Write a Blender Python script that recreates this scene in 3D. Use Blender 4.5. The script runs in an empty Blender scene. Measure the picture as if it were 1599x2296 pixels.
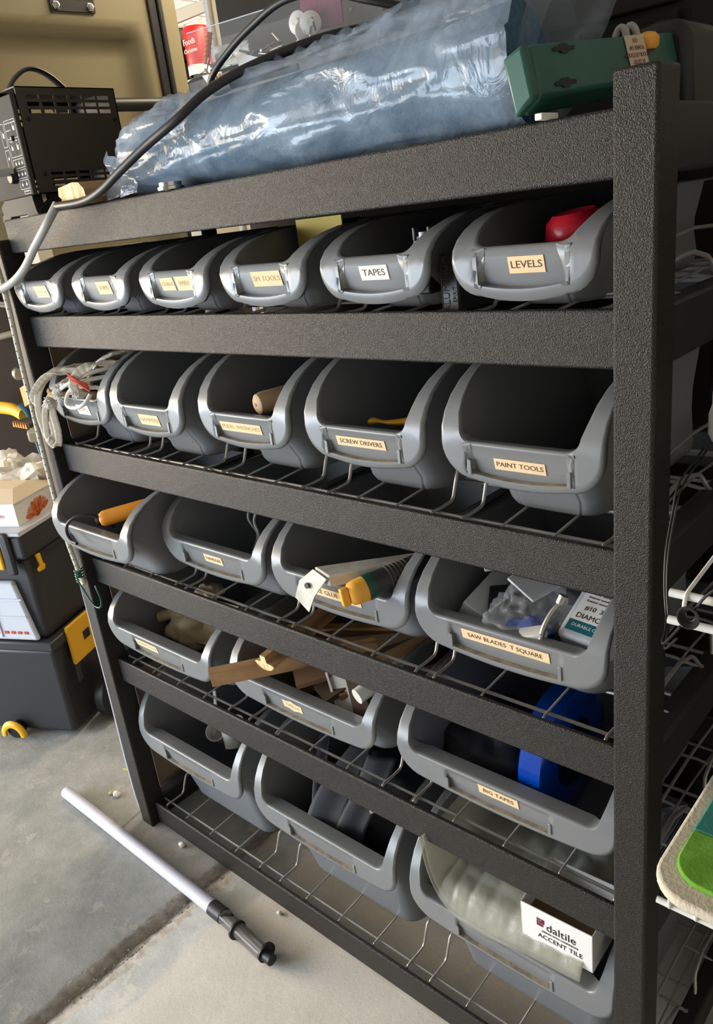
import bpy, bmesh, math, random
from mathutils import Vector as V, Matrix, noise
random.seed(7)
sc = bpy.context.scene
# ---------------------------------------------------------------- camera
cd = bpy.data.cameras.new('camera'); cam = bpy.data.objects.new('camera', cd); sc.collection.objects.link(cam)
RX = V((0.7453, 0.6565, -0.1165)); RF = V((-0.6486, 0.6734, -0.3549))
RF.normalize(); RX = (RX - RF*RX.dot(RF)).normalized(); RU = RX.cross(RF)
m = Matrix((RX, RU, -RF)).transposed().to_4x4(); m.translation = V((1.5402, -0.7494, 1.3762)); cam.matrix_world = m
cd.sensor_fit = 'VERTICAL'; cd.sensor_height = 24.0; cd.lens = 1773.4/2296*24.0
cd.clip_start = 0.02; cd.clip_end = 200
sc.camera = cam
# ---------------------------------------------------------------- world, light, exposure
sc.view_settings.view_transform = 'Standard'; sc.view_settings.look = 'None'
sc.view_settings.gamma = 1; sc.view_settings.use_curve_mapping = False
sc.view_settings.exposure = 0.0
w = bpy.data.worlds.new('sky'); sc.world = w; w.use_nodes = True
nt = w.node_tree; nt.nodes.clear()
wo = nt.nodes.new('ShaderNodeOutputWorld'); bg = nt.nodes.new('ShaderNodeBackground')
tc = nt.nodes.new('ShaderNodeTexCoord'); sep = nt.nodes.new('ShaderNodeSeparateXYZ'); rp = nt.nodes.new('ShaderNodeValToRGB')
mr = nt.nodes.new('ShaderNodeMapRange'); mr.inputs[1].default_value = -1; mr.inputs[2].default_value = 1
nt.links.new(tc.outputs['Generated'], sep.inputs[0]); nt.links.new(sep.outputs['Z'], mr.inputs[0]); nt.links.new(mr.outputs[0], rp.inputs[0])
cr = rp.color_ramp; cr.elements[0].position = 0.0; cr.elements[0].color = (.26, .24, .21, 1)
cr.elements[1].position = 1.0; cr.elements[1].color = (.22, .36, .66, 1)
for p, c in ((.44, (.50, .46, .40)), (.485, (1.0, .88, .7)), (.53, (1.5, 1.28, .98)), (.60, (1.05, 1.10, 1.16)), (.72, (.55, .68, .92))):
    e = cr.elements.new(p); e.color = (*c, 1)
nt.links.new(rp.outputs[0], bg.inputs[0]); bg.inputs[1].default_value = 3.0; nt.links.new(bg.outputs[0], wo.inputs[0])

def sun_lamp():
    l = bpy.data.lights.new('sun', 'SUN'); o = bpy.data.objects.new('sun', l); sc.collection.objects.link(o)
    l.energy = 1.2; l.angle = R(6); l.color = (1, .86, .66)
    o.rotation_euler = (V((-.80, -.62, .24))).to_track_quat('Z', 'Y').to_euler()
def area(name, loc, tgt, sx, sy, e, col):
    l = bpy.data.lights.new(name, 'AREA'); l.shape = 'RECTANGLE'; l.size = sx; l.size_y = sy; l.energy = e; l.color = col
    o = bpy.data.objects.new(name, l); sc.collection.objects.link(o); o.location = loc
    o.rotation_euler = (V(loc)-V(tgt)).to_track_quat('Z', 'Y').to_euler()
R = math.radians
area('daylight_side_opening', (-4.6, -2.3, 1.45), (0.3, 0, 1.15), 2.6, 1.9, 310, (1, .82, .58))
area('sky_light_garage_opening', (-1.9, -2.9, .85), (0.6, 0, .25), 2.4, 1.5, 150, (.68, .83, 1))
area('locker_fill_light', (-.35, 1.5, 2.6), (-.8, 1.3, 0), 1.2, .2, 42, (1, .84, .60))  # added unseen fill that brightens the olive locker, no known fixture

# ---------------------------------------------------------------- materials
MAT = {}
def mat(name, col, rough=.5, metal=0, bump=None, spec=.5, alpha=1, trans=0, var=None, coat=0, ior=1.45, emis=None):
    m = bpy.data.materials.new(name); m.use_nodes = True; nt = m.node_tree; b = nt.nodes['Principled BSDF']
    b.inputs['Base Color'].default_value = (*col, 1); b.inputs['Roughness'].default_value = rough
    b.inputs['Metallic'].default_value = metal; b.inputs['Specular IOR Level'].default_value = spec
    b.inputs['Alpha'].default_value = alpha; b.inputs['Transmission Weight'].default_value = trans
    b.inputs['Coat Weight'].default_value = coat; b.inputs['IOR'].default_value = ior
    tc = nt.nodes.new('ShaderNodeTexCoord')
    if bump:
        sc_, st, dist, det = bump
        n = nt.nodes.new('ShaderNodeTexNoise'); n.inputs['Scale'].default_value = sc_; n.inputs['Detail'].default_value = det
        bp = nt.nodes.new('ShaderNodeBump'); bp.inputs['Strength'].default_value = st; bp.inputs['Distance'].default_value = dist
        nt.links.new(tc.outputs['Object'], n.inputs['Vector']); nt.links.new(n.outputs['Fac'], bp.inputs['Height'])
        nt.links.new(bp.outputs[0], b.inputs['Normal'])
    if var:
        sc_, col2, lo, hi = var[:4]
        n = nt.nodes.new('ShaderNodeTexNoise'); n.inputs['Scale'].default_value = sc_; n.inputs['Detail'].default_value = 5
        mp = nt.nodes.new('ShaderNodeMapping')
        if len(var) > 4: mp.inputs['Scale'].default_value = var[4]
        r = nt.nodes.new('ShaderNodeValToRGB'); r.color_ramp.elements[0].position = lo; r.color_ramp.elements[1].position = hi
        r.color_ramp.elements[0].color = (*col, 1); r.color_ramp.elements[1].color = (*col2, 1)
        nt.links.new(tc.outputs['Object'], mp.inputs[0]); nt.links.new(mp.outputs[0], n.inputs['Vector'])
        nt.links.new(n.outputs['Fac'], r.inputs[0]); nt.links.new(r.outputs[0], b.inputs['Base Color'])
    MAT[name] = m; return m
mat('black_hammered', (.017, .0145, .0120), .31, bump=(760, 1.0, .0014, 2), spec=.42)
mat('black_steel', (.022, .022, .022), .42, bump=(200, .15, .001, 2))
mat('wire_grey', (.42, .41, .39), .33, metal=.6)
mat('bin_plastic', (.165, .175, .185), .30, bump=(60, .05, .002, 3), var=(9, (.20, .205, .205), .35, .7), spec=.6)
mat('bin_plastic_dark', (.165, .175, .188), .32, bump=(60, .05, .002, 3))
mat('dust', (.30, .25, .18), .9, bump=(400, .5, .001, 3), var=(70, (.17, .15, .12), .4, .65))
mat('sticker', (.80, .60, .36), .7, var=(30, (.72, .54, .33), .4, .7))
mat('sticker_white', (.80, .78, .72), .6)
mat('ink', (.10, .055, .03), .7)
mat('ink_faded', (.55, .36, .20), .8)
mat('black_plastic', (.018, .018, .018), .6, spec=.3, bump=(150, .08, .001, 2))
mat('black_rubber', (.012, .012, .012), .45)
mat('charger_black', (.070, .060, .047), .5, bump=(150, .08, .001, 2))
mat('dark_brown', (.011, .008, .006), .9, spec=.1)
mat('matte_black', (.014, .013, .012), .75, spec=.2)
mat('charcoal_plastic', (.03, .031, .034), .42, bump=(120, .12, .001, 2))
mat('yellow_plastic', (.80, .42, .015), .42)
mat('grey_cable', (.36, .36, .34), .5)
mat('white_paint', (.72, .71, .68), .45, bump=(160, .2, .001, 2), var=(40, (.50, .42, .32), .55, .8))
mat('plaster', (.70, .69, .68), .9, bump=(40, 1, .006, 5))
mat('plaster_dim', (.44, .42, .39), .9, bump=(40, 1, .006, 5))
mat('olive_panel', (.22, .19, .11), .45, bump=(300, .1, .001, 2))
mat('cream_wood', (.78, .60, .36), .6, var=(14, (.70, .52, .30), .4, .6, (1, 1, .1)))
mat('cream_paint', (.76, .72, .60), .5)
mat('beige_board', (.32, .25, .17), .8, var=(20, (.27, .21, .14), .3, .7))
mat('pine', (.42, .25, .115), .6, var=(26, (.30, .17, .075), .35, .65, (1, .12, 1)), bump=(90, .2, .001, 3))
mat('pine_end', (.92, .68, .38), .7, var=(60, (.60, .36, .15), .42, .6, (3, 1, .4)))
mat('dark_wood', (.20, .115, .06), .6, var=(18, (.13, .075, .04), .35, .65, (1, .1, 1)))
mat('light_round_wood', (.44, .31, .18), .7, var=(60, (.38, .26, .15), .4, .65, (.3, 1, 1)))
mat('yellow_card', (.62, .48, .12), .7)
mat('chrome', (.62, .62, .60), .18, metal=1)
mat('steel', (.42, .41, .38), .35, metal=1, var=(30, (.34, .33, .30), .4, .7))
mat('galvanised', (.55, .54, .48), .55, var=(40, (.40, .39, .34), .4, .7), bump=(120, .2, .001, 2))
mat('blue_foam', (.040, .098, .165), .8, bump=(260, .6, .002, 3), var=(120, (.065, .14, .22), .4, .7))
mat('green_plastic', (.024, .095, .072), .33, bump=(60, .06, .001, 2), var=(12, (.03, .13, .10), .4, .7))
mat('red_plastic', (.52, .012, .03), .28)
mat('clear_plastic', (.55, .57, .58), .05, trans=.0, alpha=.09)
mat('clear_bag', (.62, .65, .68), .10, alpha=.17, bump=(40, .5, .01, 4))
mat('frosted', (.70, .74, .80), .3, alpha=.72)
mat('blue_gloss', (.0, .045, .36), .14, coat=.4)
mat('dark_blue', (.001, .006, .03), .4)
mat('orange_pvc', (.78, .30, .02), .45, var=(30, (.70, .25, .02), .4, .7))
mat('orange_plug', (.70, .16, .03), .5)
mat('amber', (.86, .42, .05), .35)
mat('dark_green', (.008, .06, .045), .4)
mat('green_wire', (.01, .10, .07), .3)
mat('webbing', (.58, .54, .44), .85, bump=(300, .5, .001, 2))
mat('cord_white', (.74, .73, .70), .8, bump=(600, .6, .001, 2))
mat('jute', (.50, .36, .16), .9, bump=(300, .8, .002, 3))
mat('red_string', (.55, .06, .03), .7)
mat('bungee_cloth', (.60, .58, .48), .8)
mat('white_card', (.80, .80, .79), .5)
mat('tan_card', (.62, .52, .38), .6)
mat('print_orange', (.62, .13, .015), .6)
mat('print_maroon', (.16, .01, .05), .6)
mat('print_black', (.012, .012, .012), .6)
mat('print_white', (.80, .80, .78), .6)
mat('panel_grey', (.075, .070, .062), .8, spec=.2)
mat('gold_trim', (.70, .50, .12), .35, metal=.6)
mat('paper', (.74, .70, .62), .8)
mat('tape_blue', (.11, .27, .36), .5)
mat('orange_tag', (.60, .20, .02), .6)
mat('maroon', (.10, .015, .02), .8)
mat('brown_card', (.060, .040, .024), .85, spec=.2, var=(8, (.042, .028, .018), .4, .7))
mat('garden_glove', (.42, .33, .20), .9, bump=(90, .5, .002, 3))
mat('white_plastic', (.72, .71, .66), .4)
mat('tube_white', (.56, .56, .66), .3)
mat('smoky', (.16, .14, .12), .12, alpha=.55)
mat('mat_cream', (.60, .54, .42), .95, bump=(250, 1, .0012, 3))
mat('mat_green', (.13, .34, .03), .95, bump=(300, .8, .0008, 3), var=(30, (.20, .46, .06), .4, .6))
mat('mat_teal', (.03, .20, .16), .95, bump=(300, .8, .0008, 3), var=(30, (.06, .26, .20), .4, .6))
mat('teal_print', (.01, .12, .15), .4)
mat('grey_moulding', (.40, .38, .34), .5)
mat('black_cloth', (.02, .022, .028), .7, bump=(300, .3, .001, 2))
mat('leaf', (.42, .46, .16), .8)
mat('stone_white', (.70, .69, .66), .8)
mat('red_can', (.55, .02, .02), .35)
mat('khaki_sheet', (.22, .18, .12), .6)
mat('film_wrap', (.50, .50, .42), .22, alpha=.34, bump=(70, .5, .003, 3))
mat('bubble_film', (.62, .66, .62), .18, alpha=.30, bump=(60, .4, .003, 2))

def concrete():
    m = bpy.data.materials.new('concrete'); m.use_nodes = True; nt = m.node_tree; b = nt.nodes['Principled BSDF']; L = nt.links.new
    tc = nt.nodes.new('ShaderNodeTexCoord')
    def nz(s, d=6, ro=.6):
        n = nt.nodes.new('ShaderNodeTexNoise'); n.inputs['Scale'].default_value = s; n.inputs['Detail'].default_value = d; n.inputs['Roughness'].default_value = ro
        L(tc.outputs['Object'], n.inputs['Vector']); return n
    def ramp(src, a, b_, c1, c2):
        r = nt.nodes.new('ShaderNodeValToRGB'); r.color_ramp.elements[0].position = a; r.color_ramp.elements[1].position = b_
        r.color_ramp.elements[0].color = (*c1, 1); r.color_ramp.elements[1].color = (*c2, 1); L(src, r.inputs[0]); return r
    def mix(f, a, b_, mode='MIX'):
        x = nt.nodes.new('ShaderNodeMix'); x.data_type = 'RGBA'; x.blend_type = mode
        if isinstance(f, float): x.inputs[0].default_value = f
        else: L(f, x.inputs[0])
        L(a, x.inputs[6]); L(b_, x.inputs[7]); return x.outputs[2]
    base = ramp(nz(7, 9, .68).outputs['Fac'], .36, .64, (.275, .29, .27), (.42, .42, .40))
    tan = ramp(nz(9).outputs['Fac'], .3, .7, (.45, .41, .355), (.53, .49, .43))
    # tan worn patches: right of the joint, near the camera, plus ragged bits
    sp = nt.nodes.new('ShaderNodeSeparateXYZ'); L(tc.outputs['Object'], sp.inputs[0])
    n2 = nz(3.2, 5)
    ad = nt.nodes.new('ShaderNodeMath'); ad.operation = 'MULTIPLY_ADD'; L(n2.outputs['Fac'], ad.inputs[0]); ad.inputs[1].default_value = .45; L(sp.outputs['X'], ad.inputs[2])
    pr = ramp(ad.outputs[0], .60, .63, (0, 0, 0), (1, 1, 1))
    sy = nt.nodes.new('ShaderNodeMath'); sy.operation = 'MULTIPLY_ADD'; L(sp.outputs['Y'], sy.inputs[0]); sy.inputs[1].default_value = 1.0; L(n2.outputs['Fac'], sy.inputs[2])
    pr2 = ramp(sy.outputs[0], .28, .31, (0, 0, 0), (1, 1, 1))
    mm = nt.nodes.new('ShaderNodeMath'); mm.operation = 'MULTIPLY'; L(pr.outputs[0], mm.inputs[0]); mm.inputs[1].default_value = .75
    c = mix(mm.outputs[0], base.outputs[0], tan.outputs[0])
    # ragged dark and pale bits along the joint at x = 0.26
    dx = nt.nodes.new('ShaderNodeMath'); dx.operation = 'SUBTRACT'; L(sp.outputs['X'], dx.inputs[0]); dx.inputs[1].default_value = .26
    ab = nt.nodes.new('ShaderNodeMath'); ab.operation = 'ABSOLUTE'; L(dx.outputs[0], ab.inputs[0])
    nj = nz(22, 6, .7)
    aj = nt.nodes.new('ShaderNodeMath'); aj.operation = 'MULTIPLY_ADD'; L(nj.outputs['Fac'], aj.inputs[0]); aj.inputs[1].default_value = -.07; L(ab.outputs[0], aj.inputs[2])
    jr = ramp(aj.outputs[0], -.022, -.014, (1, 1, 1), (0, 0, 0))
    brown = ramp(nz(50).outputs['Fac'], .35, .65, (.23, .19, .145), (.42, .38, .33))
    jm = nt.nodes.new('ShaderNodeMath'); jm.operation = 'MULTIPLY'; L(jr.outputs[0], jm.inputs[0]); jm.inputs[1].default_value = .8
    c = mix(jm.outputs[0], c, brown.outputs[0])
    # pale scuffs and dark pits
    sc1 = ramp(nz(11, 9, .74).outputs['Fac'], .575, .605, (0, 0, 0), (.55, .55, .55)); pale = ramp(nz(2).outputs['Fac'], 0, 1, (.52, .49, .43), (.50, .48, .43))
    c = mix(sc1.outputs[0], c, pale.outputs[0])
    pit = ramp(nz(120, 3, .6).outputs['Fac'], .70, .74, (0, 0, 0), (.7, .7, .7)); dk = ramp(nz(2).outputs['Fac'], 0, 1, (.10, .09, .08), (.12, .11, .10))
    c = mix(pit.outputs[0], c, dk.outputs[0])
    fine = ramp(nz(300, 4).outputs['Fac'], .3, .7, (.86, .86, .86), (1.08, 1.08, 1.08))
    c = mix(1.0, c, fine.outputs[0], 'MULTIPLY')
    L(c, b.inputs['Base Color']); b.inputs['Roughness'].default_value = .82
    bp = nt.nodes.new('ShaderNodeBump'); bp.inputs['Strength'].default_value = .35; bp.inputs['Distance'].default_value = .004
    L(nz(60, 8, .7).outputs['Fac'], bp.inputs['Height']); L(bp.outputs[0], b.inputs['Normal'])
    MAT['concrete'] = m
concrete()
def film_mat():
    m = bpy.data.materials.new('blue_film'); m.use_nodes = True; nt = m.node_tree; b = nt.nodes['Principled BSDF']; L = nt.links.new
    tc = nt.nodes.new('ShaderNodeTexCoord')
    n = nt.nodes.new('ShaderNodeTexNoise'); n.inputs['Scale'].default_value = 7; n.inputs['Detail'].default_value = 6; n.inputs['Distortion'].default_value = 1.6
    L(tc.outputs['Object'], n.inputs['Vector'])
    r = nt.nodes.new('ShaderNodeValToRGB'); r.color_ramp.elements[0].position = .36; r.color_ramp.elements[1].position = .66
    r.color_ramp.elements[0].color = (.20,)*3+(1,); r.color_ramp.elements[1].color = (.60,)*3+(1,)
    L(n.outputs['Fac'], r.inputs[0]); L(r.outputs[0], b.inputs['Alpha'])
    b.inputs['Base Color'].default_value = (.34, .43, .54, 1); b.inputs['Roughness'].default_value = .13; b.inputs['Specular IOR Level'].default_value = .8
    n2 = nt.nodes.new('ShaderNodeTexNoise'); n2.inputs['Scale'].default_value = 22; n2.inputs['Detail'].default_value = 4; n2.inputs['Distortion'].default_value = 2.5
    L(tc.outputs['Object'], n2.inputs['Vector'])
    bp = nt.nodes.new('ShaderNodeBump'); bp.inputs['Strength'].default_value = .35; bp.inputs['Distance'].default_value = .006
    L(n2.outputs['Fac'], bp.inputs['Height']); L(bp.outputs[0], b.inputs['Normal'])
    MAT['blue_film'] = m
film_mat()

# ---------------------------------------------------------------- mesh helpers
class MB:
    def __init__(s): s.v = []; s.f = []; s.mi = []; s.cur = 0
    def add(s, vs, fs):
        o = len(s.v); s.v += [tuple(v) for v in vs]; s.f += [tuple(i+o for i in f) for f in fs]; s.mi += [s.cur]*len(fs); return s
    def box(s, a, b, M=None):
        (x0, y0, z0), (x1, y1, z1) = a, b
        vs = [V(p) for p in ((x0,y0,z0),(x1,y0,z0),(x1,y1,z0),(x0,y1,z0),(x0,y0,z1),(x1,y0,z1),(x1,y1,z1),(x0,y1,z1))]
        if M: vs = [M @ v for v in vs]
        return s.add(vs, [(0,3,2,1),(4,5,6,7),(0,1,5,4),(1,2,6,5),(2,3,7,6),(3,0,4,7)])
    def hexa(s, vs): return s.add(vs, [(0,3,2,1),(4,5,6,7),(0,1,5,4),(1,2,6,5),(2,3,7,6),(3,0,4,7)])
    def tube(s, pts, r, n=10, smooth=6, cap=True, flat=None):
        P = crom(pts, smooth) if smooth and len(pts) > 2 else [V(p) for p in pts]
        N = len(P); up = None; rings = []
        for i, p in enumerate(P):
            t = (P[min(i+1, N-1)]-P[max(i-1, 0)]).normalized()
            if up is None:
                up = V((0, 0, 1)) if abs(t.z) < .9 else V((0, 1, 0))
            a = (up - t*up.dot(t)).normalized(); b = t.cross(a); up = a
            rr = r[0]+(r[1]-r[0])*i/(N-1) if isinstance(r, tuple) else (r(i/(N-1)) if callable(r) else r)
            fa, fb = flat if flat else (1, 1)
            rings.append([p+(a*math.cos(k*2*math.pi/n)*fa+b*math.sin(k*2*math.pi/n)*fb)*rr for k in range(n)])
        vs = [v for g in rings for v in g]; fs = []
        for i in range(N-1):
            for k in range(n):
                fs.append((i*n+k, i*n+(k+1) % n, (i+1)*n+(k+1) % n, (i+1)*n+k))
        if cap: fs += [tuple(range(n-1, -1, -1)), tuple((N-1)*n+k for k in range(n))]
        return s.add(vs, fs)
    def lathe(s, prof, n=24, M=None, cap=True):   # prof: (r, z)
        vs = []
        for r, z in prof:
            for k in range(n): vs.append(V((r*math.cos(k*2*math.pi/n), r*math.sin(k*2*math.pi/n), z)))
        if M: vs = [M @ v for v in vs]
        fs = [(i*n+k, i*n+(k+1) % n, (i+1)*n+(k+1) % n, (i+1)*n+k) for i in range(len(prof)-1) for k in range(n)]
        if cap: fs += [tuple(range(n-1, -1, -1)), tuple((len(prof)-1)*n+k for k in range(n))]
        return s.add(vs, fs)
    def prism(s, poly, h, M=None):    # poly in xy, extruded in z 0..h
        n = len(poly); vs = [V((x, y, 0)) for x, y in poly]+[V((x, y, h)) for x, y in poly]
        if M: vs = [M @ v for v in vs]
        fs = [tuple(range(n-1, -1, -1)), tuple(range(n, 2*n))]+[(i, (i+1) % n, n+(i+1) % n, n+i) for i in range(n)]
        return s.add(vs, fs)
    def grid(s, P):   # P[i][j]
        n, m_ = len(P), len(P[0]); vs = [p for r in P for p in r]
        return s.add(vs, [(i*m_+j, i*m_+j+1, (i+1)*m_+j+1, (i+1)*m_+j) for i in range(n-1) for j in range(m_-1)])
    def text(s, txt, size, M, align='CENTER', depth=.0003, sx=1):
        c = bpy.data.curves.new('t', 'FONT'); c.body = txt; c.size = size; c.align_x = align; c.align_y = 'CENTER'; c.extrude = depth; c.resolution_u = 3
        o = bpy.data.objects.new('t', c); sc.collection.objects.link(o); bpy.context.view_layer.update()
        me = bpy.data.meshes.new_from_object(o.evaluated_get(bpy.context.evaluated_depsgraph_get()))
        s.add([M @ V((v.co.x*sx, v.co.y, v.co.z)) for v in me.vertices], [tuple(p.vertices) for p in me.polygons])
        bpy.data.objects.remove(o); bpy.data.meshes.remove(me); bpy.data.curves.remove(c); return s
    def build(s, name, material, parent=None, smooth=True, bev=0, ang=38, solid=0, seg=2, loc=None, fix=True, sub=0):
        me = bpy.data.meshes.new(name)
        me.from_pydata([tuple(v) for v in s.v], [], s.f); 
        if fix:
            bm = bmesh.new(); bm.from_mesh(me); bmesh.ops.recalc_face_normals(bm, faces=bm.faces); bm.to_mesh(me); bm.free()
        ms = material if isinstance(material, (list, tuple)) else [material]
        for x in ms: me.materials.append(MAT[x])
        if len(ms) > 1:
            for p, i in zip(me.polygons, s.mi): p.material_index = i
        if smooth:
            me.shade_smooth(); me.set_sharp_from_angle(angle=R(ang))
        o = bpy.data.objects.new(name, me); sc.collection.objects.link(o)
        if parent: o.parent = parent
        elif loc is not None:
            for v in me.vertices: v.co -= V(loc)
            o.location = loc
        if solid:
            md = o.modifiers.new('s', 'SOLIDIFY'); md.thickness = solid; md.offset = -1
        if sub:
            md = o.modifiers.new('u', 'SUBSURF'); md.levels = sub; md.render_levels = sub
        if bev:
            md = o.modifiers.new('b', 'BEVEL'); md.width = bev; md.segments = seg; md.limit_method = 'ANGLE'; md.angle_limit = R(40); md.harden_normals = False
        return o
def crom(pts, k):
    P = [V(p) for p in pts]; P = [P[0]*2-P[1]]+P+[P[-1]*2-P[-2]]; out = []
    for i in range(1, len(P)-2):
        a, b, c, d = P[i-1:i+3]; L = (c-b).length
        m0 = ((b-a).normalized()*L + (c-b)*((b-a).length/max(1e-9, L) if (b-a).length < L else 1)); m0 = m0.normalized()*L if m0.length > 1e-9 else c-b
        m1 = ((c-b)+(d-c).normalized()*L*1.0); m1 = m1.normalized()*L if m1.length > 1e-9 else c-b
        m0 = ((b-a).normalized()+(c-b).normalized()).normalized()*L if (b-a).length > 1e-9 and ((b-a).normalized()+(c-b).normalized()).length > 1e-6 else c-b
        for j in range(k):
            t = j/k; t2, t3 = t*t, t**3
            out.append(b*(2*t3-3*t2+1)+m0*(t3-2*t2+t)+c*(-2*t3+3*t2)+m1*(t3-t2))
    out.append(P[-2]); return out
def tag(o, label, cat, group=None, kind=None):
    if label: o['label'] = label
    if cat: o['category'] = cat
    if group: o['group'] = group
    if kind: o['kind'] = kind
    return o
def thing(name, label, cat, loc=(0, 0, 0), group=None):
    o = bpy.data.objects.new(name, None); sc.collection.objects.link(o); o.location = loc; o.empty_display_size = .02
    return tag(o, label, cat, group)
def frame(o, x, y):
    """matrix with origin o, local x and y directions (z = x cross y)"""
    x = V(x).normalized(); y = V(y); y = (y-x*y.dot(x)).normalized(); z = x.cross(y)
    m = Matrix((x, y, z)).transposed().to_4x4(); m.translation = V(o); return m
def T(x, y, z): return Matrix.Translation((x, y, z))
FRONT = lambda p: frame(p, (1, 0, 0), (0, 0, 1))     # text facing -y

# ---------------------------------------------------------------- setting
def setting():
    f = MB()
    # two slabs with an eroded joint between them
    ys = [-6+i*.5 for i in range(9)]+[-1.9+i*.03 for i in range(80)]+[.6, 1, 2, 3.4]
    rows = []
    for y in ys:
        a = .243+.008*noise.noise(V((0, y*14, 0)))+.004*noise.noise(V((3, y*50, 0))); b = .279+.002*noise.noise(V((7, y*9, 0)))
        rows.append([V((-5, y, 0)), V((a-.02, y, 0)), V((a+.001, y, -.006)), V((a+.008, y, -.015)), V((b-.010, y, -.009+.003*noise.noise(V((9, y*40, 1))))), V((b-.004, y, -.004)), V((b, y, 0)), V((2.6, y, 0))])
    f.grid(rows); tag(f.build('floor', 'concrete', ang=60), None, None, kind='structure')
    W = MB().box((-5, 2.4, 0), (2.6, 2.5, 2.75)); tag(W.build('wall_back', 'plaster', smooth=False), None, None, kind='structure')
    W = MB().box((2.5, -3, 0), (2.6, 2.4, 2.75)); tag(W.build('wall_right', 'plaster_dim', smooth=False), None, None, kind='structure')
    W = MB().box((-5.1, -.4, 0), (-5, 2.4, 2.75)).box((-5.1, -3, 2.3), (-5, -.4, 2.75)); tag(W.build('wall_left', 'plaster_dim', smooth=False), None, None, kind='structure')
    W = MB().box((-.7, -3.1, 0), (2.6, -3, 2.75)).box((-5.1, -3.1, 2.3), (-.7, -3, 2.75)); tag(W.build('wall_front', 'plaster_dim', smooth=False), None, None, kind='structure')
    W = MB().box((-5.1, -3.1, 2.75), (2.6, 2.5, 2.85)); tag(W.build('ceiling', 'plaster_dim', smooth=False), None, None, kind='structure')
setting()

# ---------------------------------------------------------------- the rack
ZT = [1.4338, 1.2570, .9983, .7383, .4814, .0661]; RH = .060
DEP = .46
ROWS = [  # rail index below, apron bottom, lip, top, width, ledge, slot depth, body front bottom y, flange radius
    dict(t=ZT[1], z0=1.272, zl=1.323, zt=1.362, w=.172, led=.010, sd=.009, yb=.060),
    dict(t=ZT[2], z0=1.055, zl=1.104, zt=1.189, w=.213, led=.018, sd=.007, yb=.074),
    dict(t=ZT[3], z0=.800, zl=.851, zt=.931, w=.285, led=.022, sd=.007, yb=.080),
    dict(t=ZT[4], z0=.545, zl=.592, zt=.676, w=.362, led=.028, sd=.006, yb=.080),
    dict(t=ZT[5], z0=.238, zl=.290, zt=.412, w=.368, led=.030, sd=.006, yb=.084)]
POS = [
    [(.006, -.018, 0), (.206, -.010, 0), (.408, -.006, 0), (.608, -.004, 0), (.807, -.003, 0), (1.010, -.003, 0)],
    [(.018, -.008, 0), (.250, -.014, 0), (.490, .000, 0), (.735, .000, 0), (.974, .000, 0)],
    [(.012, -.068, .004), (.308, -.003, 0), (.608, .000, 0), (.904, .000, 0)],
    [(.030, -.015, 0), (.432, .000, 0), (.838, .002, 0)],
    [(.018, .000, .004), (.430, .000, 0), (.828, .002, 0)]]
def rack():
    rk = thing('bin_rack', 'black textured steel rack of six rails and wire shelves holding the grey bins', 'rack', (0, 0, 0))
    for x0, x1 in ((-.046, -.002), (1.2045, 1.2465)):
        top = 1.40 if x0 < 0 else 1.462
        MB().box((x0, -.020, 0), (x1, .028, top)).build('post', 'black_hammered', rk, bev=.0035)
        MB().box((x0, DEP, 0), (x1, DEP+.045, 1.46)).build('post', 'black_steel', rk, bev=.0035)
        for z in ZT:
            MB().box((x0+.006, .028, z-RH), (x1-.006, DEP, z)).build('side_rail', 'black_steel', rk, bev=.004)
    for z in ZT:
        MB().box((0, 0, z-RH), (1.2045, .009, z)).box((0, .009, z-RH), (1.2045, .016, z-RH+.006)).build('front_rail', 'black_hammered', rk, bev=.0035, seg=3)
        MB().box((0, DEP+.005, z-RH), (1.2045, DEP+.035, z)).build('back_rail', 'black_steel', rk, bev=.004)
    MB().box((.0, .03, ZT[0]-.022), (1.2045, DEP+.004, ZT[0]-.012)).build('top_deck', 'black_steel', rk)
    for r, (d, ps) in enumerate(zip(ROWS, POS)):
        z = d['t']; zc = z-.0045; m = MB()
        for y in (.030, .15, .27, .39): m.tube([(.002, y, zc-.0044), (1.236, y, zc-.0044)], .0026, 8, 0)
        n = len(ps); pitch = 1.2/n
        plain = []; rise = []
        for i in range(n):
            a = ps[i][0]; w = d['w']
            rise += [a+.012, a+w-.010]
            k = 2 if n > 3 else 3
            plain += [a+w*(j+1)/(k+1) for j in range(k)]
        for x in plain+[1.196]:
            m.tube([(x, DEP+.004, zc), (x, .019, zc), (x, .0145, zc-.002), (x, .0135, zc-.006), (x, .0135, zc-.022)], .0018, 8, 2)
        for x in rise:
            m.tube([(x, DEP+.004, zc+.046), (x, .095, zc+.046), (x, .084, zc+.041), (x, .069, zc+.006), (x, .062, zc), (x, .021, zc), (x, .0155, zc-.002), (x, .0143, zc-.006), (x, .0143, zc-.022)], .0024, 8, 2)
        for zz in (zc+.03,): m.tube([(1.215, .04, zz), (1.215, .20, zz), (1.222, .225, zc+.002), (1.222, .26, zc+.002), (1.215, .28, zz), (1.215, .44, zz)], .003, 8, 4)
        for y in (.10, .22, .34): m.tube([(1.10, y, zc+.003), (1.222, y, zc+.003), (1.231, y, zc-.004), (1.2315, y, zc-.022)], .0026, 8, 3)
        m.build('wire_shelf', 'wire_grey', rk)
rack()

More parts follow.
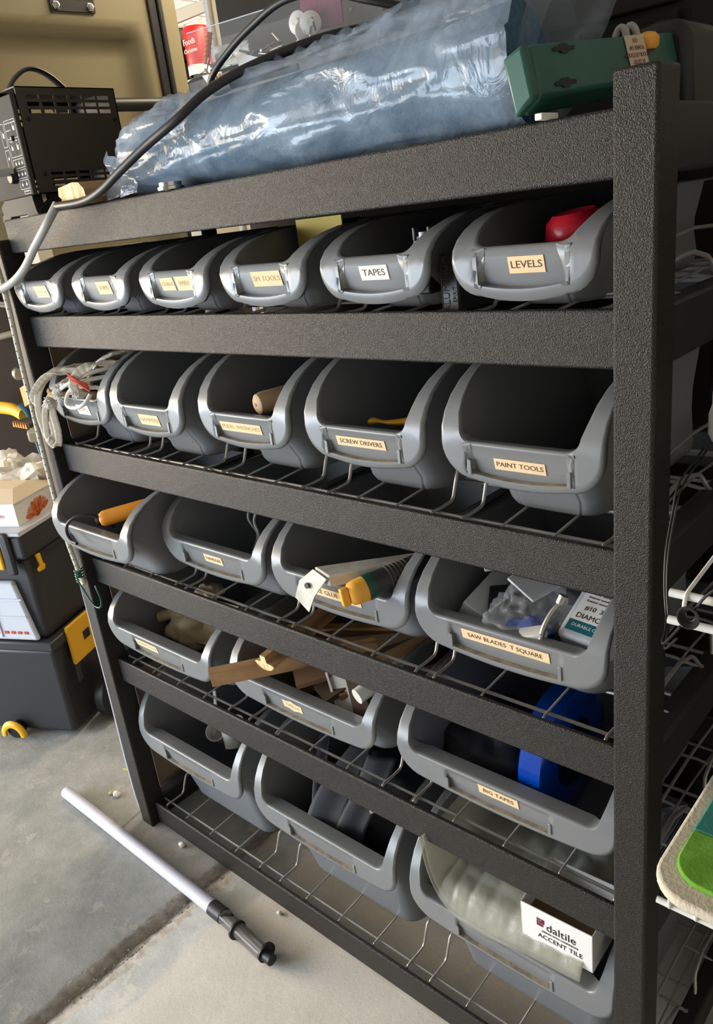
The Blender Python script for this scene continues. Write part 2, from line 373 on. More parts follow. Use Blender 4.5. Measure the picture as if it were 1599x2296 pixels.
# ---------------------------------------------------------------- bins
class Bin:
    def __init__(s, r):
        d = ROWS[r]; s.r = r; s.w = d['w']; s.zb = d['t']-.0026; s.h0 = d['z0']-s.zb; s.hl = d['zl']-s.zb; s.ht = d['zt']-s.zb
        s.led = d['led']; s.sd = d['sd']; s.yb = d['yb']; s.D = .36; s.a = .15
        s.hc = s.hl-(.012 if r == 0 else 0); s.larc = s.ht-s.hc
        s.s1 = s.hc-s.h0; s.arcL = 1.35*max(s.larc, .1)
        s.smax = s.s1+s.arcL+.16
    def P(s, sv):
        if sv <= s.s1: return 0.0015*(1-sv/s.s1), s.h0+sv
        u = (sv-s.s1)/s.arcL
        if u <= 1:
            th = u*math.pi/2; return s.a*(1-math.cos(th)), s.hc+s.larc*math.sin(th)
        return s.a+(sv-s.s1-s.arcL), s.ht
    def sz(s, z):   # s value for height z
        if z <= s.hc: return z-s.h0
        return s.s1+s.arcL*math.asin(min(1, (z-s.hc)/s.larc))*2/math.pi
    def outlines(s):
        w2 = s.w/2; sl = s.sz(s.hl); ro = (.036, .044, .046, .046, .046)[s.r]; ri = .012+.02*s.w
        barm = (.029, .029, .026, .025, .026)[s.r]
        out, inn = [], []
        na = 16
        for i in range(na):
            t = 1-i/na
            sv = ro+(s.smax-ro)*t; out.append((-w2, sv))
            si = sl+ri+(s.smax-sl-ri)*t; k = min(1, (si-sl)/.10); b = barm-(barm-.014)*k
            inn.append((-w2+b, si))
        nc = 7
        bi = barm
        for i in range(nc+1):
            th = math.pi+i/nc*math.pi/2
            out.append((-w2+ro+ro*math.cos(th), ro+ro*math.sin(th)))
            inn.append((-w2+bi+ri+ri*math.cos(th), sl+ri+ri*math.sin(th)))
        xs = s.xs = (.051, .066, .082, .086, .086)[s.r]
        e = .0008
        cols = [-xs-.006, -xs-e, -xs+e, -xs+.006, -xs*.6, -xs*.3, 0, xs*.3, xs*.6, xs-.006, xs-e, xs+e, xs+.006]
        for x in cols:
            sag = -.006*(1-(x/(w2-ro))**2)
            out.append((x, sag)); inn.append((x, sl))
        L = len(out)
        right_o = [(-x, y) for x, y in reversed(out[:na+nc+1])]; right_i = [(-x, y) for x, y in reversed(inn[:na+nc+1])]
        s.na, s.nc, s.ncol = na, nc, len(cols)
        return out+right_o, inn+right_i
    TL = [0, .04, .14, .20, .215, .45, .70, .88, .90, .965, 1.0]
    def surf(s, o, i, t):
        x = o[0]+(i[0]-o[0])*t; sv = o[1]+(i[1]-o[1])*t
        y, z = s.P(max(sv, 0)); 
        if sv < 0: z += sv
        y += .0045*((1-min(1, t/.14))**2)   # rolled outer edge
        y += .0020*max(0, (t-.965)/.035)**2
        if abs(x) < s.xs and .21 < t < .89:
            y += s.sd*(1-(t-.215)/.665)+.001
        return V((x, y, z))
    def build_mesh(s):
        out, inn = s.outlines(); N = len(out); m = MB()
        rows = [[s.surf(out[k], inn[k], t) for k in range(N)] for t in s.TL]
        vs = []; fs = []
        rim = [V((rows[0][k].x*.985, rows[0][k].y+.006, rows[0][k].z+.0005)) for k in range(N)]
        R_ = [rim]+rows
        # body rings
        w2i = (s.w/2-.030)*.94; yb, D = s.yb, s.D; Rc = .035
        bot = []
        na, nc = s.na, s.nc
        yT = [rows[-1][k].y for k in range(N)]
        for k in range(N):
            j = k if k < N/2 else N-1-k; sg = -1 if k < N/2 else 1
            if j < na:
                fy = min(1, yT[k]/(s.P(s.smax)[0])); p = (sg*w2i, yb+Rc+(D-.01-yb-Rc)*fy)
            elif j <= na+nc:
                th = (j-na)/nc*math.pi/2; p = (sg*(w2i-Rc+Rc*math.cos(th)), yb+Rc-Rc*math.sin(th))
            else:
                p = (rows[-1][k].x*(w2i-Rc)/max(1e-6, abs(rows[-1][na+nc].x)), yb)
            bot.append(p)
        top = rows[-1]
        ledge = []
        for k in range(N):
            j = min(k, N-1-k)
            f = 1 if j >= na+nc else max(0, (j-na+3)/(nc+3)) if j > na-3 else 0
            ledge.append(V((top[k].x, top[k].y+s.led*f, top[k].z-.0025*f)))
        led0 = [top[k]+(ledge[k]-top[k])*.12+V((0, 0, .0006)) for k in range(N)]
        led2 = [ledge[k]+V((0, .0015, -.003)) for k in range(N)]
        R_ += [led0, ledge, led2]
        for u, ins, zz in ((.12, 0, None), (.3, 0, None), (.5, 0, None), (.7, 0, None), (1, 0, .022), (1, .10, .012), (1, .30, .005), (1, .62, .001), (1, 1.0, 0)):
            ring = []
            for k in range(N):
                a = led2[k]; bx, by = bot[k]; g = u
                x = a.x+(bx-a.x)*min(1, g*1.6)*1.0 if g < .6 else bx+(a.x-bx)*0
                if g < .6: x = a.x+(bx-a.x)*(g/.6)
                y = a.y+(by-a.y)*g
                z = a.z+(.022-a.z)*g if zz is None else zz
                cx, cy = 0, (yb+D)/2; rr = .018*ins
                dx, dy = x-cx, y-cy; l = max(abs(dx)/(w2i), abs(dy)/((D-yb)/2), 1e-6)
                x -= rr*(dx/w2i)/max(l, .2) if abs(dx) > w2i*.5 else 0
                if y < yb+.05: y += rr
                ring.append(V((x, y, z)))
            R_.append(ring)
        vs = [v for r in R_ for v in r]; nr = len(R_)
        for i in range(nr-1):
            for k in range(N-1): fs.append((i*N+k, i*N+k+1, (i+1)*N+k+1, (i+1)*N+k))
        # floor strips joining left and right halves
        b0 = (nr-1)*N
        for k in range(N//2-1): fs.append((b0+k, b0+N-1-k, b0+N-2-k, b0+k+1))
        # back wall
        i0 = len(R_)-1-11
        left = [i*N for i in range(i0, nr)]; right = [i*N+N-1 for i in range(i0, nr)]
        fs.append(tuple(left)+tuple(reversed(right)))
        # material: dust on ledge and slot floor
        m.add(vs, fs)
        mi = []
        for i in range(nr-1):
            for k in range(N-1):
                x = (R_[i][k].x+R_[i][k+1].x)/2; j = min(k, N-1-k)
                if i == len(s.TL)+2-0 and s.r > 0 and j >= na+2: mi.append(2)
                elif i == 4 and abs(x) < s.xs-.001: mi.append(2 if s.r else 1)
                elif i > len(s.TL)+2: mi.append(1)
                else: mi.append(0)
        mi += [1]*(len(fs)-len(mi)); m.mi = mi
        return m
    def panel(s, x, t):
        """frame of the slot surface at x and height fraction t"""
        sl = s.sz(s.hl)
        def pt(x, t): return s.surf((x, -.004), (x, sl), t)
        o = pt(x, t); up = pt(x, t+.02)-o
        return frame(o, (1, 0, 0), up)
# texts: (text, x offset, width, height, text size, sticker material, ink material)
BL = {
 (0,0): ('small grey bin at the left end of the top row, its faded sticker unreadable', [('~~~~~', .012, .046, .022, .012, 'sticker', 'ink_faded', .56)]),
 (0,1): ('small grey bin second from the left in the top row, square faded sticker', [('SHIMS', .012, .041, .022, .010, 'sticker', 'ink_faded', .56)]),
 (0,2): ('small grey bin in the top row with two stickers reading CHALK and WIRE', [('CHALK', -.014, .034, .020, .0082, 'sticker', 'ink_faded', .56), ('WIRE', .028, .040, .022, .0100, 'sticker', 'ink_faded', .56)]),
 (0,3): ('small grey bin in the top row with a scuffed sticker reading SM TOOLS', [('SM TOOLS', .010, .058, .021, .0102, 'sticker', 'ink_faded', .56)]),
 (0,4): ('small grey bin in the top row with a white sticker reading TAPES', [('TAPES', .002, .044, .018, .0115, 'sticker_white', 'ink', .56)]),
 (0,5): ('small grey bin in the top row with a cream sticker reading LEVELS', [('LEVELS', .006, .042, .018, .0110, 'sticker', 'ink', .56)]),
 (1,0): ('grey bin overflowing with rope and webbing at the left end of the second row', [('ROPES', .008, .044, .020, .011, 'sticker_white', 'ink_faded', .55)]),
 (1,1): ('grey bin in the second row with a torn orange sticker reading HAMMERS', [('HAMMERS', .005, .058, .020, .0105, 'sticker', 'ink_faded', .55)]),
 (1,2): ('grey bin in the second row with a worn sticker reading PLIERS, WRENCHES', [('PLIERS, WRENCHES', -.007, .096, .016, .0092, 'sticker', 'ink_faded', .60)]),
 (1,3): ('grey bin in the second row with a tan sticker reading SCREW DRIVERS', [('SCREW DRIVERS', -.003, .087, .0145, .0092, 'sticker', 'ink', .62)]),
 (1,4): ('grey bin at the right end of the second row, cream sticker reading PAINT TOOLS', [('PAINT TOOLS', .001, .067, .0150, .0088, 'sticker', 'ink', .54)]),
 (2,0): ('grey bin pulled forward at the left end of the third row, no sticker', []),
 (2,1): ('grey bin in the third row with a small tan sticker reading HANDLES', [('HANDLES', .002, .050, .017, .0090, 'sticker', 'ink', .60)]),
 (2,2): ('grey bin in the third row with a sticker ending in GLUE GUNS', [('WIRE GLUE GUNS', -.010, .118, .0175, .0115, 'sticker', 'ink', .60)]),
 (2,3): ('wide grey bin in the third row with a sticker reading SAW BLADES T SQUARE', [('SAW BLADES  T SQUARE', .001, .130, .0165, .0096, 'sticker', 'ink', .68)]),
 (3,0): ('grey bin at the left end of the fourth row, orange sticker reading GARDEN TOOLS', [('GARDEN TOOLS', -.040, .078, .0165, .0085, 'sticker', 'ink_faded', .64)]),
 (3,1): ('wide grey bin full of wood mouldings, tan sticker reading DRILLS', [('DRILLS', -.014, .048, .0165, .0100, 'sticker', 'ink_faded', .60)]),
 (3,2): ('wide grey bin at the right end of the fourth row, sticker reading BIG TAPES', [('BIG TAPES', .003, .066, .0175, .0100, 'sticker', 'ink', .70)]),
 (4,0): ('deep blue-grey bin without sticker at the left end of the bottom row', []),
 (4,1): ('deep blue-grey bin without sticker in the middle of the bottom row', []),
 (4,2): ('deep blue-grey bin at the right end of the bottom row, lined with plastic wrap', [])}
GR = ['small bins of the top row', 'bins of the second row', 'bins of the third row', 'bins of the fourth row', 'deep bins of the bottom row']
BINS = {}
def make_bins():
    for r in range(5):
        b = Bin(r); me = None; brk = None
        for c, (x, y, dz) in enumerate(POS[r]):
            lab, st = BL[(r, c)]
            root = thing('storage_bin', lab, 'bin', (x+b.w/2, y, b.zb+dz), GR[r]); BINS[(r, c)] = root
            if me is None:
                o = b.build_mesh().build('tub', ['bin_plastic', 'bin_plastic_dark', 'dust'], root, ang=52, solid=.0022, fix=False); me = o
                zlo = b.h0+.17*(b.hl-b.h0); h = .385*(b.hl-b.h0); brk = []
                for sg in ((-1, 1) if r else ()):
                    k = MB().prism([(-.0015, 0), (.0035, 0), (.0035, h*.92), (.001, h), (-.0015, h)] if sg < 0 else [(.0015, 0), (.0015, h), (-.001, h), (-.0035, h*.92), (-.0035, 0)], .0028, frame((sg*b.xs, .0020, zlo), (1, 0, 0), (0, 0, 1)))
                    brk.append(k.build('label_bracket', 'bin_plastic', root, bev=.0006))
            else:
                for src in [me]+brk:
                    o = src.copy(); sc.collection.objects.link(o); o.parent = root
            for t, dx, sw, sh, ts, sm, im, tt in st:
                F = b.panel(dx, tt)
                F = F @ T(0, 0, .0005)
                a = MB()
                if t == 'DRILLS':
                    a.prism([(-sw/2, -sh/2), (-.012, -sh/2), (0, -sh/2-.004), (.012, -sh/2), (sw/2, -sh/2), (sw/2, sh/2), (.012, sh/2), (0, sh/2+.004), (-.012, sh/2), (-sw/2, sh/2)], .0005, F)
                else: a.box((-sw/2, -sh/2, 0), (sw/2, sh/2, .0005), F)
                so = a.build('label_sticker', sm, root, smooth=False)
                a = MB().text(t, ts, F @ T(0, 0, .0007), depth=.0001, sx=1.12 if r != 2 else 1.05)
                a.build('lettering', im, so, smooth=False)
make_bins()


# ---------------------------------------------------------------- background
def backdrop():
    t = thing('metal_cabinet', 'tall black metal cabinet with bolt heads, standing behind the rack', 'cabinet', (.5, .8, 0))
    MB().box((-.53, -.17, 0), (.53, .15, 2.3)).build('carcass', 'matte_black', t, bev=.004)
    MB().box((-.50, -.182, .1), (.515, -.170, 1.60)).build('door_panel', 'matte_black', t, bev=.003)
    MB().box((-.50, -.182, 1.61), (.515, -.170, 2.2)).build('door_panel', 'matte_black', t, bev=.003)
    for i, (x, z) in enumerate([(.10, 1.68), (.16, 1.69), (.30, 1.71), (.36, 1.72), (.42, 1.67), (.03, 1.72), (.22, 1.64), (.27, 1.645), (-.12, 1.74), (-.05, 1.75)]):
        MB().lathe([(.0045, 0), (.0045, .002), (.003, .0035)], 10, frame((x, -.182, z), (1, 0, 0), (0, 0, 1))).build('bolt', 'black_steel', t)
    t = MB().box((1.10, .56, 0), (2.2, .95, 1.42)).build('dark_filler_crate', 'black_plastic', bev=.01)  # added block, its black stands in for the dark gap right of the post
    tag(t, 'large black filler crate added to make the dark behind the right post', 'crate')
    tag(MB().box((-.47, 1.00, 0), (-.375, 1.05, 2.75)).build('trim_1', 'cream_wood', bev=.003), None, None, kind='structure')
    tag(MB().box((-.485, .985, 0), (-.468, 1.06, 2.75)).build('trim_2', 'white_paint', bev=.003), None, None, kind='structure')
    # olive locker on dark cabinet
    t = thing('locker', 'olive green moulded locker with black bracket and black tube handle', 'locker', (0, 0, 0))
    A = frame((-.905, .36, 0), (.10, .995, 0), (0, 0, 1))    # local x runs along the face, y up
    def q(u, z, d=0): return A @ V((u, z, d))
    m = MB()
    us = [0, .02, .10, .115, .14, .155, .50, .60, .632, .655, .665, .69, .80]
    zs = [1.26, 1.30, 1.40, 1.50, 1.70, 1.90, 1.955, 1.975, 1.99, 2.02, 2.3]
    def dep(u, z):
        a = min(max((u-.13)/.03, 0), 1)*min(max((.66-u)/.05, 0), 1)*min(max((1.985-z)/.035, 0), 1)
        return -.045*a
    us = [i*.02 for i in range(0, 41)]; zs = [1.26+i*.026 for i in range(41)]
    P = [[q(u, z, dep(u, z)) for u in us] for z in zs]
    m.grid(P); m.grid([[q(u, z, -.3) for u in us] for z in zs])
    for u in (0, .80): m.grid([[q(u, z, d) for d in (0, -.3)] for z in zs])
    m.build('door', 'olive_panel', t, ang=60)
    MB().box((.695, 1.26, -.002), (.725, 2.3, .010), A).build('seal', 'black_rubber', t, bev=.004)
    MB().box((.727, 1.26, -.004), (.745, 2.3, .016), A).build('seal', 'black_rubber', t, bev=.005)
    MB().box((.002, 1.26, -.004), (.045, 2.3, .012), A).build('seal', 'black_rubber', t, bev=.004)
    b = MB(); Z = 2.035
    b.box((.370, Z-.012, .0), (.510, Z+.020, .008), A)
    for u0, u1 in ((.370, .395), (.480, .510)): b.box((u0, Z+.018, 0), (u1, Z+.20, .008), A)
    b.hexa([q(.42, Z+.018), q(.47, Z+.018), q(.47, Z+.018, .008), q(.42, Z+.018, .008), q(.44, Z+.2), q(.455, Z+.2), q(.455, Z+.2, .008), q(.44, Z+.2, .008)])
    b.build('hinge_bracket', 'black_steel', t, smooth=False)
    for u in (.386, .494):
        MB().lathe([(.012, 0), (.012, .002), (.0085, .003), (.0085, .009), (.006, .010)], 6, A @ T(u, Z+.002, .008)).build('hex_bolt', 'chrome', t, smooth=False)
    MB().tube([q(.30, 1.768, .03), q(.69, 1.768, .03)], .020, 16, 0).build('handle', 'black_rubber', t)
    for c_ in t.children: c_.location = (.9, -.8, -1.25)
    t.location = (-.9, .8, 1.25)
    t = MB().box((-1.7, .40, 0), (-.92, 1.3, 1.245)).build('base_cabinet', 'dark_brown', bev=.01)
    tag(t, 'dark brown cabinet that the olive locker stands on', 'cabinet')
    # shelf unit seen through the gap
    t = thing('shelf_unit', 'white wire shelf unit with grey drawer, seen through the gap behind the cable', 'shelf', (-1.3, 1.6, 0))
    m = MB().box((-.18, -.1, 0), (.25, .25, 1.90)); m.build('drawer_cabinet', 'khaki_sheet', t, bev=.005)
    MB().lathe([(.006, 0), (.007, .01), (.010, .014), (.008, .02)], 10, frame((-.10, -.1, 1.855), (1, 0, 0), (0, 0, 1))).build('knob', 'chrome', t)
    for zz, y in ((1.925, 1), (2.20, 1)):
        m = MB()
        for i in range(9): m.tube([(-.3, -.1+.045*i, zz), (.35, -.1+.045*i, zz)], .003, 6, 0)
        for i in range(4): m.tube([(-.25+.17*i, -.1, zz-.004), (-.25+.17*i, .28, zz-.004)], .004, 6, 0)
        m.build('wire_tray', 'white_paint', t)
    MB().box((-.3, -.105, 2.125), (.35, -.09, 2.165)).build('shelf_front', 'grey_moulding', t, bev=.002)
    for x in (-.28, .33): MB().tube([(x, .29, 0), (x, .29, 2.5)], .010, 8, 0).build('upright', 'white_paint', t)
    M = frame((-1.190, 1.53, 1.935), (1, 0, 0), (0, 1, 0))
    c = MB().lathe([(.050, 0), (.052, .004), (.052, .155), (.046, .165)], 24, M).build('tin', 'red_can'); 
    root = thing('festive_tin', 'red tin with white lettering on the wire shelf', 'tin', (-1.190, 1.53, 1.935)); 
    c.name = 'can_body'; c.parent = root; c.matrix_parent_inverse = Matrix.Translation((1.190, -1.53, -1.935))
    k = MB(); Fm = frame((-1.175, 1.476, 2.045), (1, 0, 0), (-.0, 0, 1)); k.text('Foods', .030, Fm, depth=.0005); Fm = frame((-1.172, 1.476, 2.015), (1, 0, 0), (0, 0, 1)); k.text('Christmas', .020, Fm, depth=.0005)
    o = k.build('lettering', 'print_white', None, smooth=False); o.parent = root; o.matrix_parent_inverse = Matrix.Translation((1.190, -1.53, -1.935))
    k = MB().lathe([(.0525, 0), (.0525, .03), (.051, .04)], 24, M).build('snow_band', 'print_white'); k.parent = root; k.matrix_parent_inverse = Matrix.Translation((1.190, -1.53, -1.935))
    M = frame((-1.30, 1.545, 2.02), (0, 1, 0), (0, 0, 1))
    tag(MB().lathe([(.095, -.01), (.10, 0), (.10, .018), (.09, .024), (.03, .026), (.03, .034)], 28, M).build('cast_iron_pan', 'black_rubber', loc=(-1.30, 1.545, 1.93)), 'round black pan standing on edge beside the red tin', 'pan')
    # cream column left of the charger
    m = MB()
    poly = []
    for i in range(12): poly += [(-.815+i*.0075, .430), (-.811+i*.0075, .434)]
    poly += [(-.725, .430), (-.725, .475), (-.815, .475)]
    tag(m.prism(poly, .985, T(0, 0, .742)).build('ribbed_column', 'cream_paint', smooth=False), 'cream ribbed plastic column at the left edge behind the battery charger', 'column')
    # side board
    tag(MB().box((-.066, .055, .02), (-.058, .44, 1.35)).build('hardboard_sheet', 'beige_board', smooth=False), 'beige hardboard sheet leaning against the left side of the rack', 'board')
    tag(MB().box((.643, .130, 1.268), (.735, .1325, 1.372)).box((.643, .130, 1.266), (.735, .18, 1.2685)).build('card_divider', 'yellow_card', smooth=False), 'yellow card standing inside the SM TOOLS bin at its right', 'card')
backdrop()

# ---------------------------------------------------------------- top shelf
ZTOP = 1.4338
def charger():
    t = thing('battery_charger', 'black battery charger with grey front panel of white symbols and strap handle', 'charger', (-.06, .18, ZTOP))
    x0, x1, y0, y1, z0, z1 = -.076, .080, -.105, .105, .040, .224
    # perforated right cover
    def cover(x, xt):
        m = MB(); Y = [y0]; zr = []
        slots = []
        for (za, zb_) in ((z1-.045, z1-.038), (z1-.033, z1-.026), (z1-.021, z1-.014)):
            for i in range(6): slots.append((y0+.018+i*.030, y0+.018+i*.030+.025, za, zb_))
        for (za, zb_) in ((z0+.012, z0+.017), (z0+.022, z0+.027), (z0+.032, z0+.037)):
            for i in range(5): slots.append((y0+.033+i*.030, y0+.033+i*.030+.025, za, zb_))
        zs = sorted({z0, z1, *[s[2] for s in slots], *[s[3] for s in slots]})
        for a, b in zip(zs, zs[1:]):
            ss = sorted([s for s in slots if s[2] <= a+1e-6 and s[3] >= b-1e-6]); cur = y0
            for s in ss:
                m.box((x, cur, a), (xt, s[0], b)); cur = s[1]
            m.box((x, cur, a), (xt, y1, b))
        return m
    cover(x1-.002, x1).build('side_cover', 'charger_black', t, smooth=False)
    cover(x0, x0+.002).build('side_cover', 'charger_black', t, smooth=False)
    MB().box((x0, y0, z1-.002), (x1, y1, z1)).box((x0, y1-.002, z0), (x1, y1, z1)).box((x0, y0, z0), (x1, y1, z0+.002)).build('case', 'charger_black', t, smooth=False)
    MB().box((x0, y0-.012, z0), (x1-.001, y0-.002, z1-.012)).build('front_panel', 'panel_grey', t, bev=.002)
    MB().box((x0-.03, y0-.014, z1-.002), (x1-.06, y0+.06, z1+.003)).build('trim_strip', 'gold_trim', t, bev=.001)
    MB().box((x0+.08, y0+.165, z1), (x1-.03, y0+.21, z1+.003)).build('trim_strip', 'gold_trim', t, bev=.001)
    MB().tube([(-.005, y0+.028, z1+.001), (-.005, y0+.050, z1+.028), (-.005, y0+.085, z1+.046), (-.005, y0+.115, z1+.040), (-.005, y0+.165, z1+.001)], .011, 12, 8, flat=(.36, 1)).build('strap_handle', 'black_rubber', t)
    for y, z in ((y0+.012, z1-.055), (y1-.012, z1-.055), (y0+.020, z0+.035)):
        MB().lathe([(.004, 0), (.004, .002), (.002, .003)], 12, frame((x1, y, z), (0, 1, 0), (0, 0, 1))).build('screw', 'black_steel', t)
    # symbols
    m = MB(); yy = y0-.0123
    def rect(xa, za, xb, zb_, w=.0007):
        for a, b in (((xa, za), (xb, za+w)), ((xa, zb_-w), (xb, zb_)), ((xa, za), (xa+w, zb_)), ((xb-w, za), (xb, zb_))):
            m.box((a[0], yy-.0003, a[1]), (b[0], yy, b[1]))
    X = x1-.002
    rect(X-.046, z1-.115, X-.004, z1-.052); rect(X-.046, z1-.084, X-.004, z1-.083); rect(X-.025, z1-.115, X-.0244, z1-.052)
    rect(X-.046, z1-.135, X-.004, z1-.119); rect(X-.046, z1-.153, X-.004, z1-.138); rect(X-.040, z0+.012, X-.004, z1-.156)
    rect(X-.066, z1-.150, X-.050, z1-.100); rect(X-.066, z1-.095, X-.050, z1-.055)
    rect(X-.030, z0+.003, X-.006, z0+.009)
    for i, (cx, cz, w_, h_) in enumerate(((-.014, -.067, .007, .007), (-.035, -.100, .006, .006), (-.014, -.100, .006, .008), (-.058, -.075, .006, .008))):
        m.box((X+cx-w_/2, yy-.0003, z1+cz-h_/2), (X+cx+w_/2, yy, z1+cz+h_/2)); m.box((X+cx-w_/2, yy-.0003, z1+cz+h_/2+.001), (X+cx-w_/4, yy, z1+cz+h_/2+.003))
    for txt, cx, cz, s in (('Power Pack', -.035, -.057, .004), ('Charging Status', -.014, -.057, .0034), ('Power On', -.035, -.069, .004), ('Charge', -.035, -.088, .004), ('Done', -.014, -.088, .004), ('24V==/8A', -.022, -.176, .0042), ('24 Volt', -.026, -.184, .0038), ('BATTERY', -.026, -.189, .0038), ('CHARGER', -.026, -.194, .0038)):
        if z1+cz > z0+.005: m.text(txt, s, FRONT((X+cx, yy, z1+cz)), depth=.0002)
    for cx, cz in ((-.036, -.127), (-.024, -.127), (-.012, -.127), (-.036, -.146), (-.022, -.146), (-.010, -.146), (-.058, -.115), (-.058, -.135), (-.030, -.164), (-.014, -.164)):
        m.lathe([(.0026, 0), (.0026, .0003)], 10, FRONT((X+cx, yy, z1+cz))); m.box((X+cx-.0004, yy-.0004, z1+cz), (X+cx+.0004, yy, z1+cz+.005))
    m.build('symbols', 'print_white', t, smooth=False)
    MB().lathe([(.0045, 0), (.0045, .003), (.003, .0045)], 14, FRONT((X-.025, yy, z1-.0835))).build('indicator', 'black_rubber', t)
    MB().lathe([(.011, 0), (.011, .006), (.009, .012)], 18, FRONT((X-.052, yy, z0+.035))).build('cable_gland', 'black_rubber', t)
    m = MB(); m.prism([(-.012+x1, z0), (x0+.03, z0), (x0+.010, z0-.010), (x0, .0), (x0+.03, .0), (x0+.04, .008), (x1-.05, .008), (x1-.04, 0), (x1, 0), (x1-.008, .012), (x1-.012, z0-.008)], .02, frame((0, y0+.01, 0), (1, 0, 0), (0, 0, 1)))
    m.build('foot_bracket', 'black_plastic', t, bev=.001)
    m = MB(); m.prism([(y1-.02, z0), (y0+.02, z0), (y0+.02, .03), (y0-.005, .014), (y0-.005, 0), (y0+.035, 0), (y0+.05, .012), (y1-.05, .012), (y1-.04, 0), (y1, 0), (y1-.005, .02)], .012, frame((x1-.016, 0, 0), (0, 1, 0), (0, 0, 1)))
    m.build('foot_bracket', 'black_plastic', t, bev=.001)
charger()

def moulding_top():
    c = (.243, -.014, ZTOP)
    t = thing('wood_moulding', 'short handrail offcut with pale end grain resting beside the cables on the top rail', 'moulding', c)
    poly = [(x, z+.002) for x, z in [(0, .006), (.008, .012), (0, .018), (.004, .030), (.050, .034), (.068, .032), (.080, .022), (.083, .008), (.078, 0), (.058, 0), (.056, .008), (.016, .008), (.012, 0), (.002, 0)]]
    M = frame((0, 0, 0), (1, 0, 0), (0, -.0, 1))
    P0 = [M @ V((x, z, 0)) for x, z in poly]; P1 = [p+V((.02, .20, 0)) for p in P0]
    n = len(poly); m = MB().add(P0+P1, [tuple(range(n, 2*n))]+[(i, (i+1) % n, n+(i+1) % n, n+i) for i in range(n)])
    m.build('length', 'pine', t, ang=30)
    MB().add(P0+[p+V((0, .0006, 0)) for p in P0], [tuple(range(n-1, -1, -1))]+[(i, (i+1) % n, n+(i+1) % n, n+i) for i in range(n)]).build('end_grain', 'pine_end', t, smooth=False)
moulding_top()

def cables():
    tag(MB().tube([(-.030, .060, 1.520), (-.055, .015, 1.515), (-.115, -.02, 1.475), (-.19, -.04, 1.39), (-.17, -.045, 1.325), (-.09, -.045, 1.308), (-.027, -.04, 1.312), (.035, -.036, 1.322), (.102, -.034, 1.347), (.162, -.034, 1.382), (.222, -.034, 1.415), (.243, -.020, 1.4425)], .0070, 12, 8).build('power_cable', 'grey_cable'),
        'grey cable hanging over the left end of the top rail from the charger', 'cable')
    tag(MB().tube([(.235, .02, 1.442), (.238, -.018, 1.4395), (.262, -.024, 1.4385), (.342, -.024, 1.4395), (.390, -.024, 1.449), (.445, -.020, 1.470), (.505, -.012, 1.494), (.577, -.002, 1.519), (.618, .024, 1.546), (.690, .068, 1.571), (.80, .14, 1.588), (.92, .24, 1.57)], .0062, 12, 8).build('extension_cable', 'black_rubber'),
        'thick black cable slanting across the blue plastic wrap', 'cable')
    tag(MB().tube([(.66, .16, 1.572), (.56, .125, 1.566), (.527, .11, 1.563), (.530, .105, 1.570), (.548, .10, 1.583), (.585, .10, 1.602), (.64, .10, 1.622), (.708, .10, 1.637), (.771, .11, 1.632), (.827, .12, 1.612), (.90, .16, 1.585), (1.0, .22, 1.55)], .0048, 12, 8).build('looped_cable', 'black_rubber'),
        'thinner black cable arching in a loop above the blue plastic wrap', 'cable')
    tag(MB().tube([(.535, .111, 1.5655), (.555, .122, 1.5675)], .0062, 12, 0).build('cable_tag', 'white_card'), 'white tag wrapped round the bend of the looped black cable', 'tag')
    # flex with a loop on the right
    m = MB(); m.tube([(1.262, .075, 1.10), (1.268, .039, 1.101), (1.270, -.018, 1.088), (1.272, -.034, 1.068), (1.276, -.059, 1.036), (1.282, -.075, 1.004), (1.290, -.09, .985), (1.310, -.15, .995), (1.330, -.178, 1.025), (1.336, -.182, 1.035)], .0012, 8, 6)
    m.tube([(1.265, .075, 1.098), (1.271, .039, 1.099), (1.273, -.018, 1.085), (1.275, -.036, 1.066), (1.279, -.061, 1.033), (1.285, -.077, 1.003), (1.293, -.092, .983), (1.313, -.152, .992), (1.333, -.180, 1.022)], .0011, 8, 6)
    for i in range(5):
        a = .0055+.0012*i; th = .35*i
        m.tube([(1.343+(a*math.cos(k*math.pi/5+th))*.8, -.180-.0012*i, 1.046+a*.9*math.sin(k*math.pi/5+th)) for k in range(11)], .0009, 6, 4)
    m.tube([(1.345, -.18, 1.05), (1.356, -.178, 1.068), (1.38, -.17, 1.085), (1.42, -.16, 1.10)], .0012, 8, 5)
    tag(m.build('lamp_flex', 'black_rubber'), 'thin black flex hanging beside the right post, its end tied in a loop', 'flex')
cables()

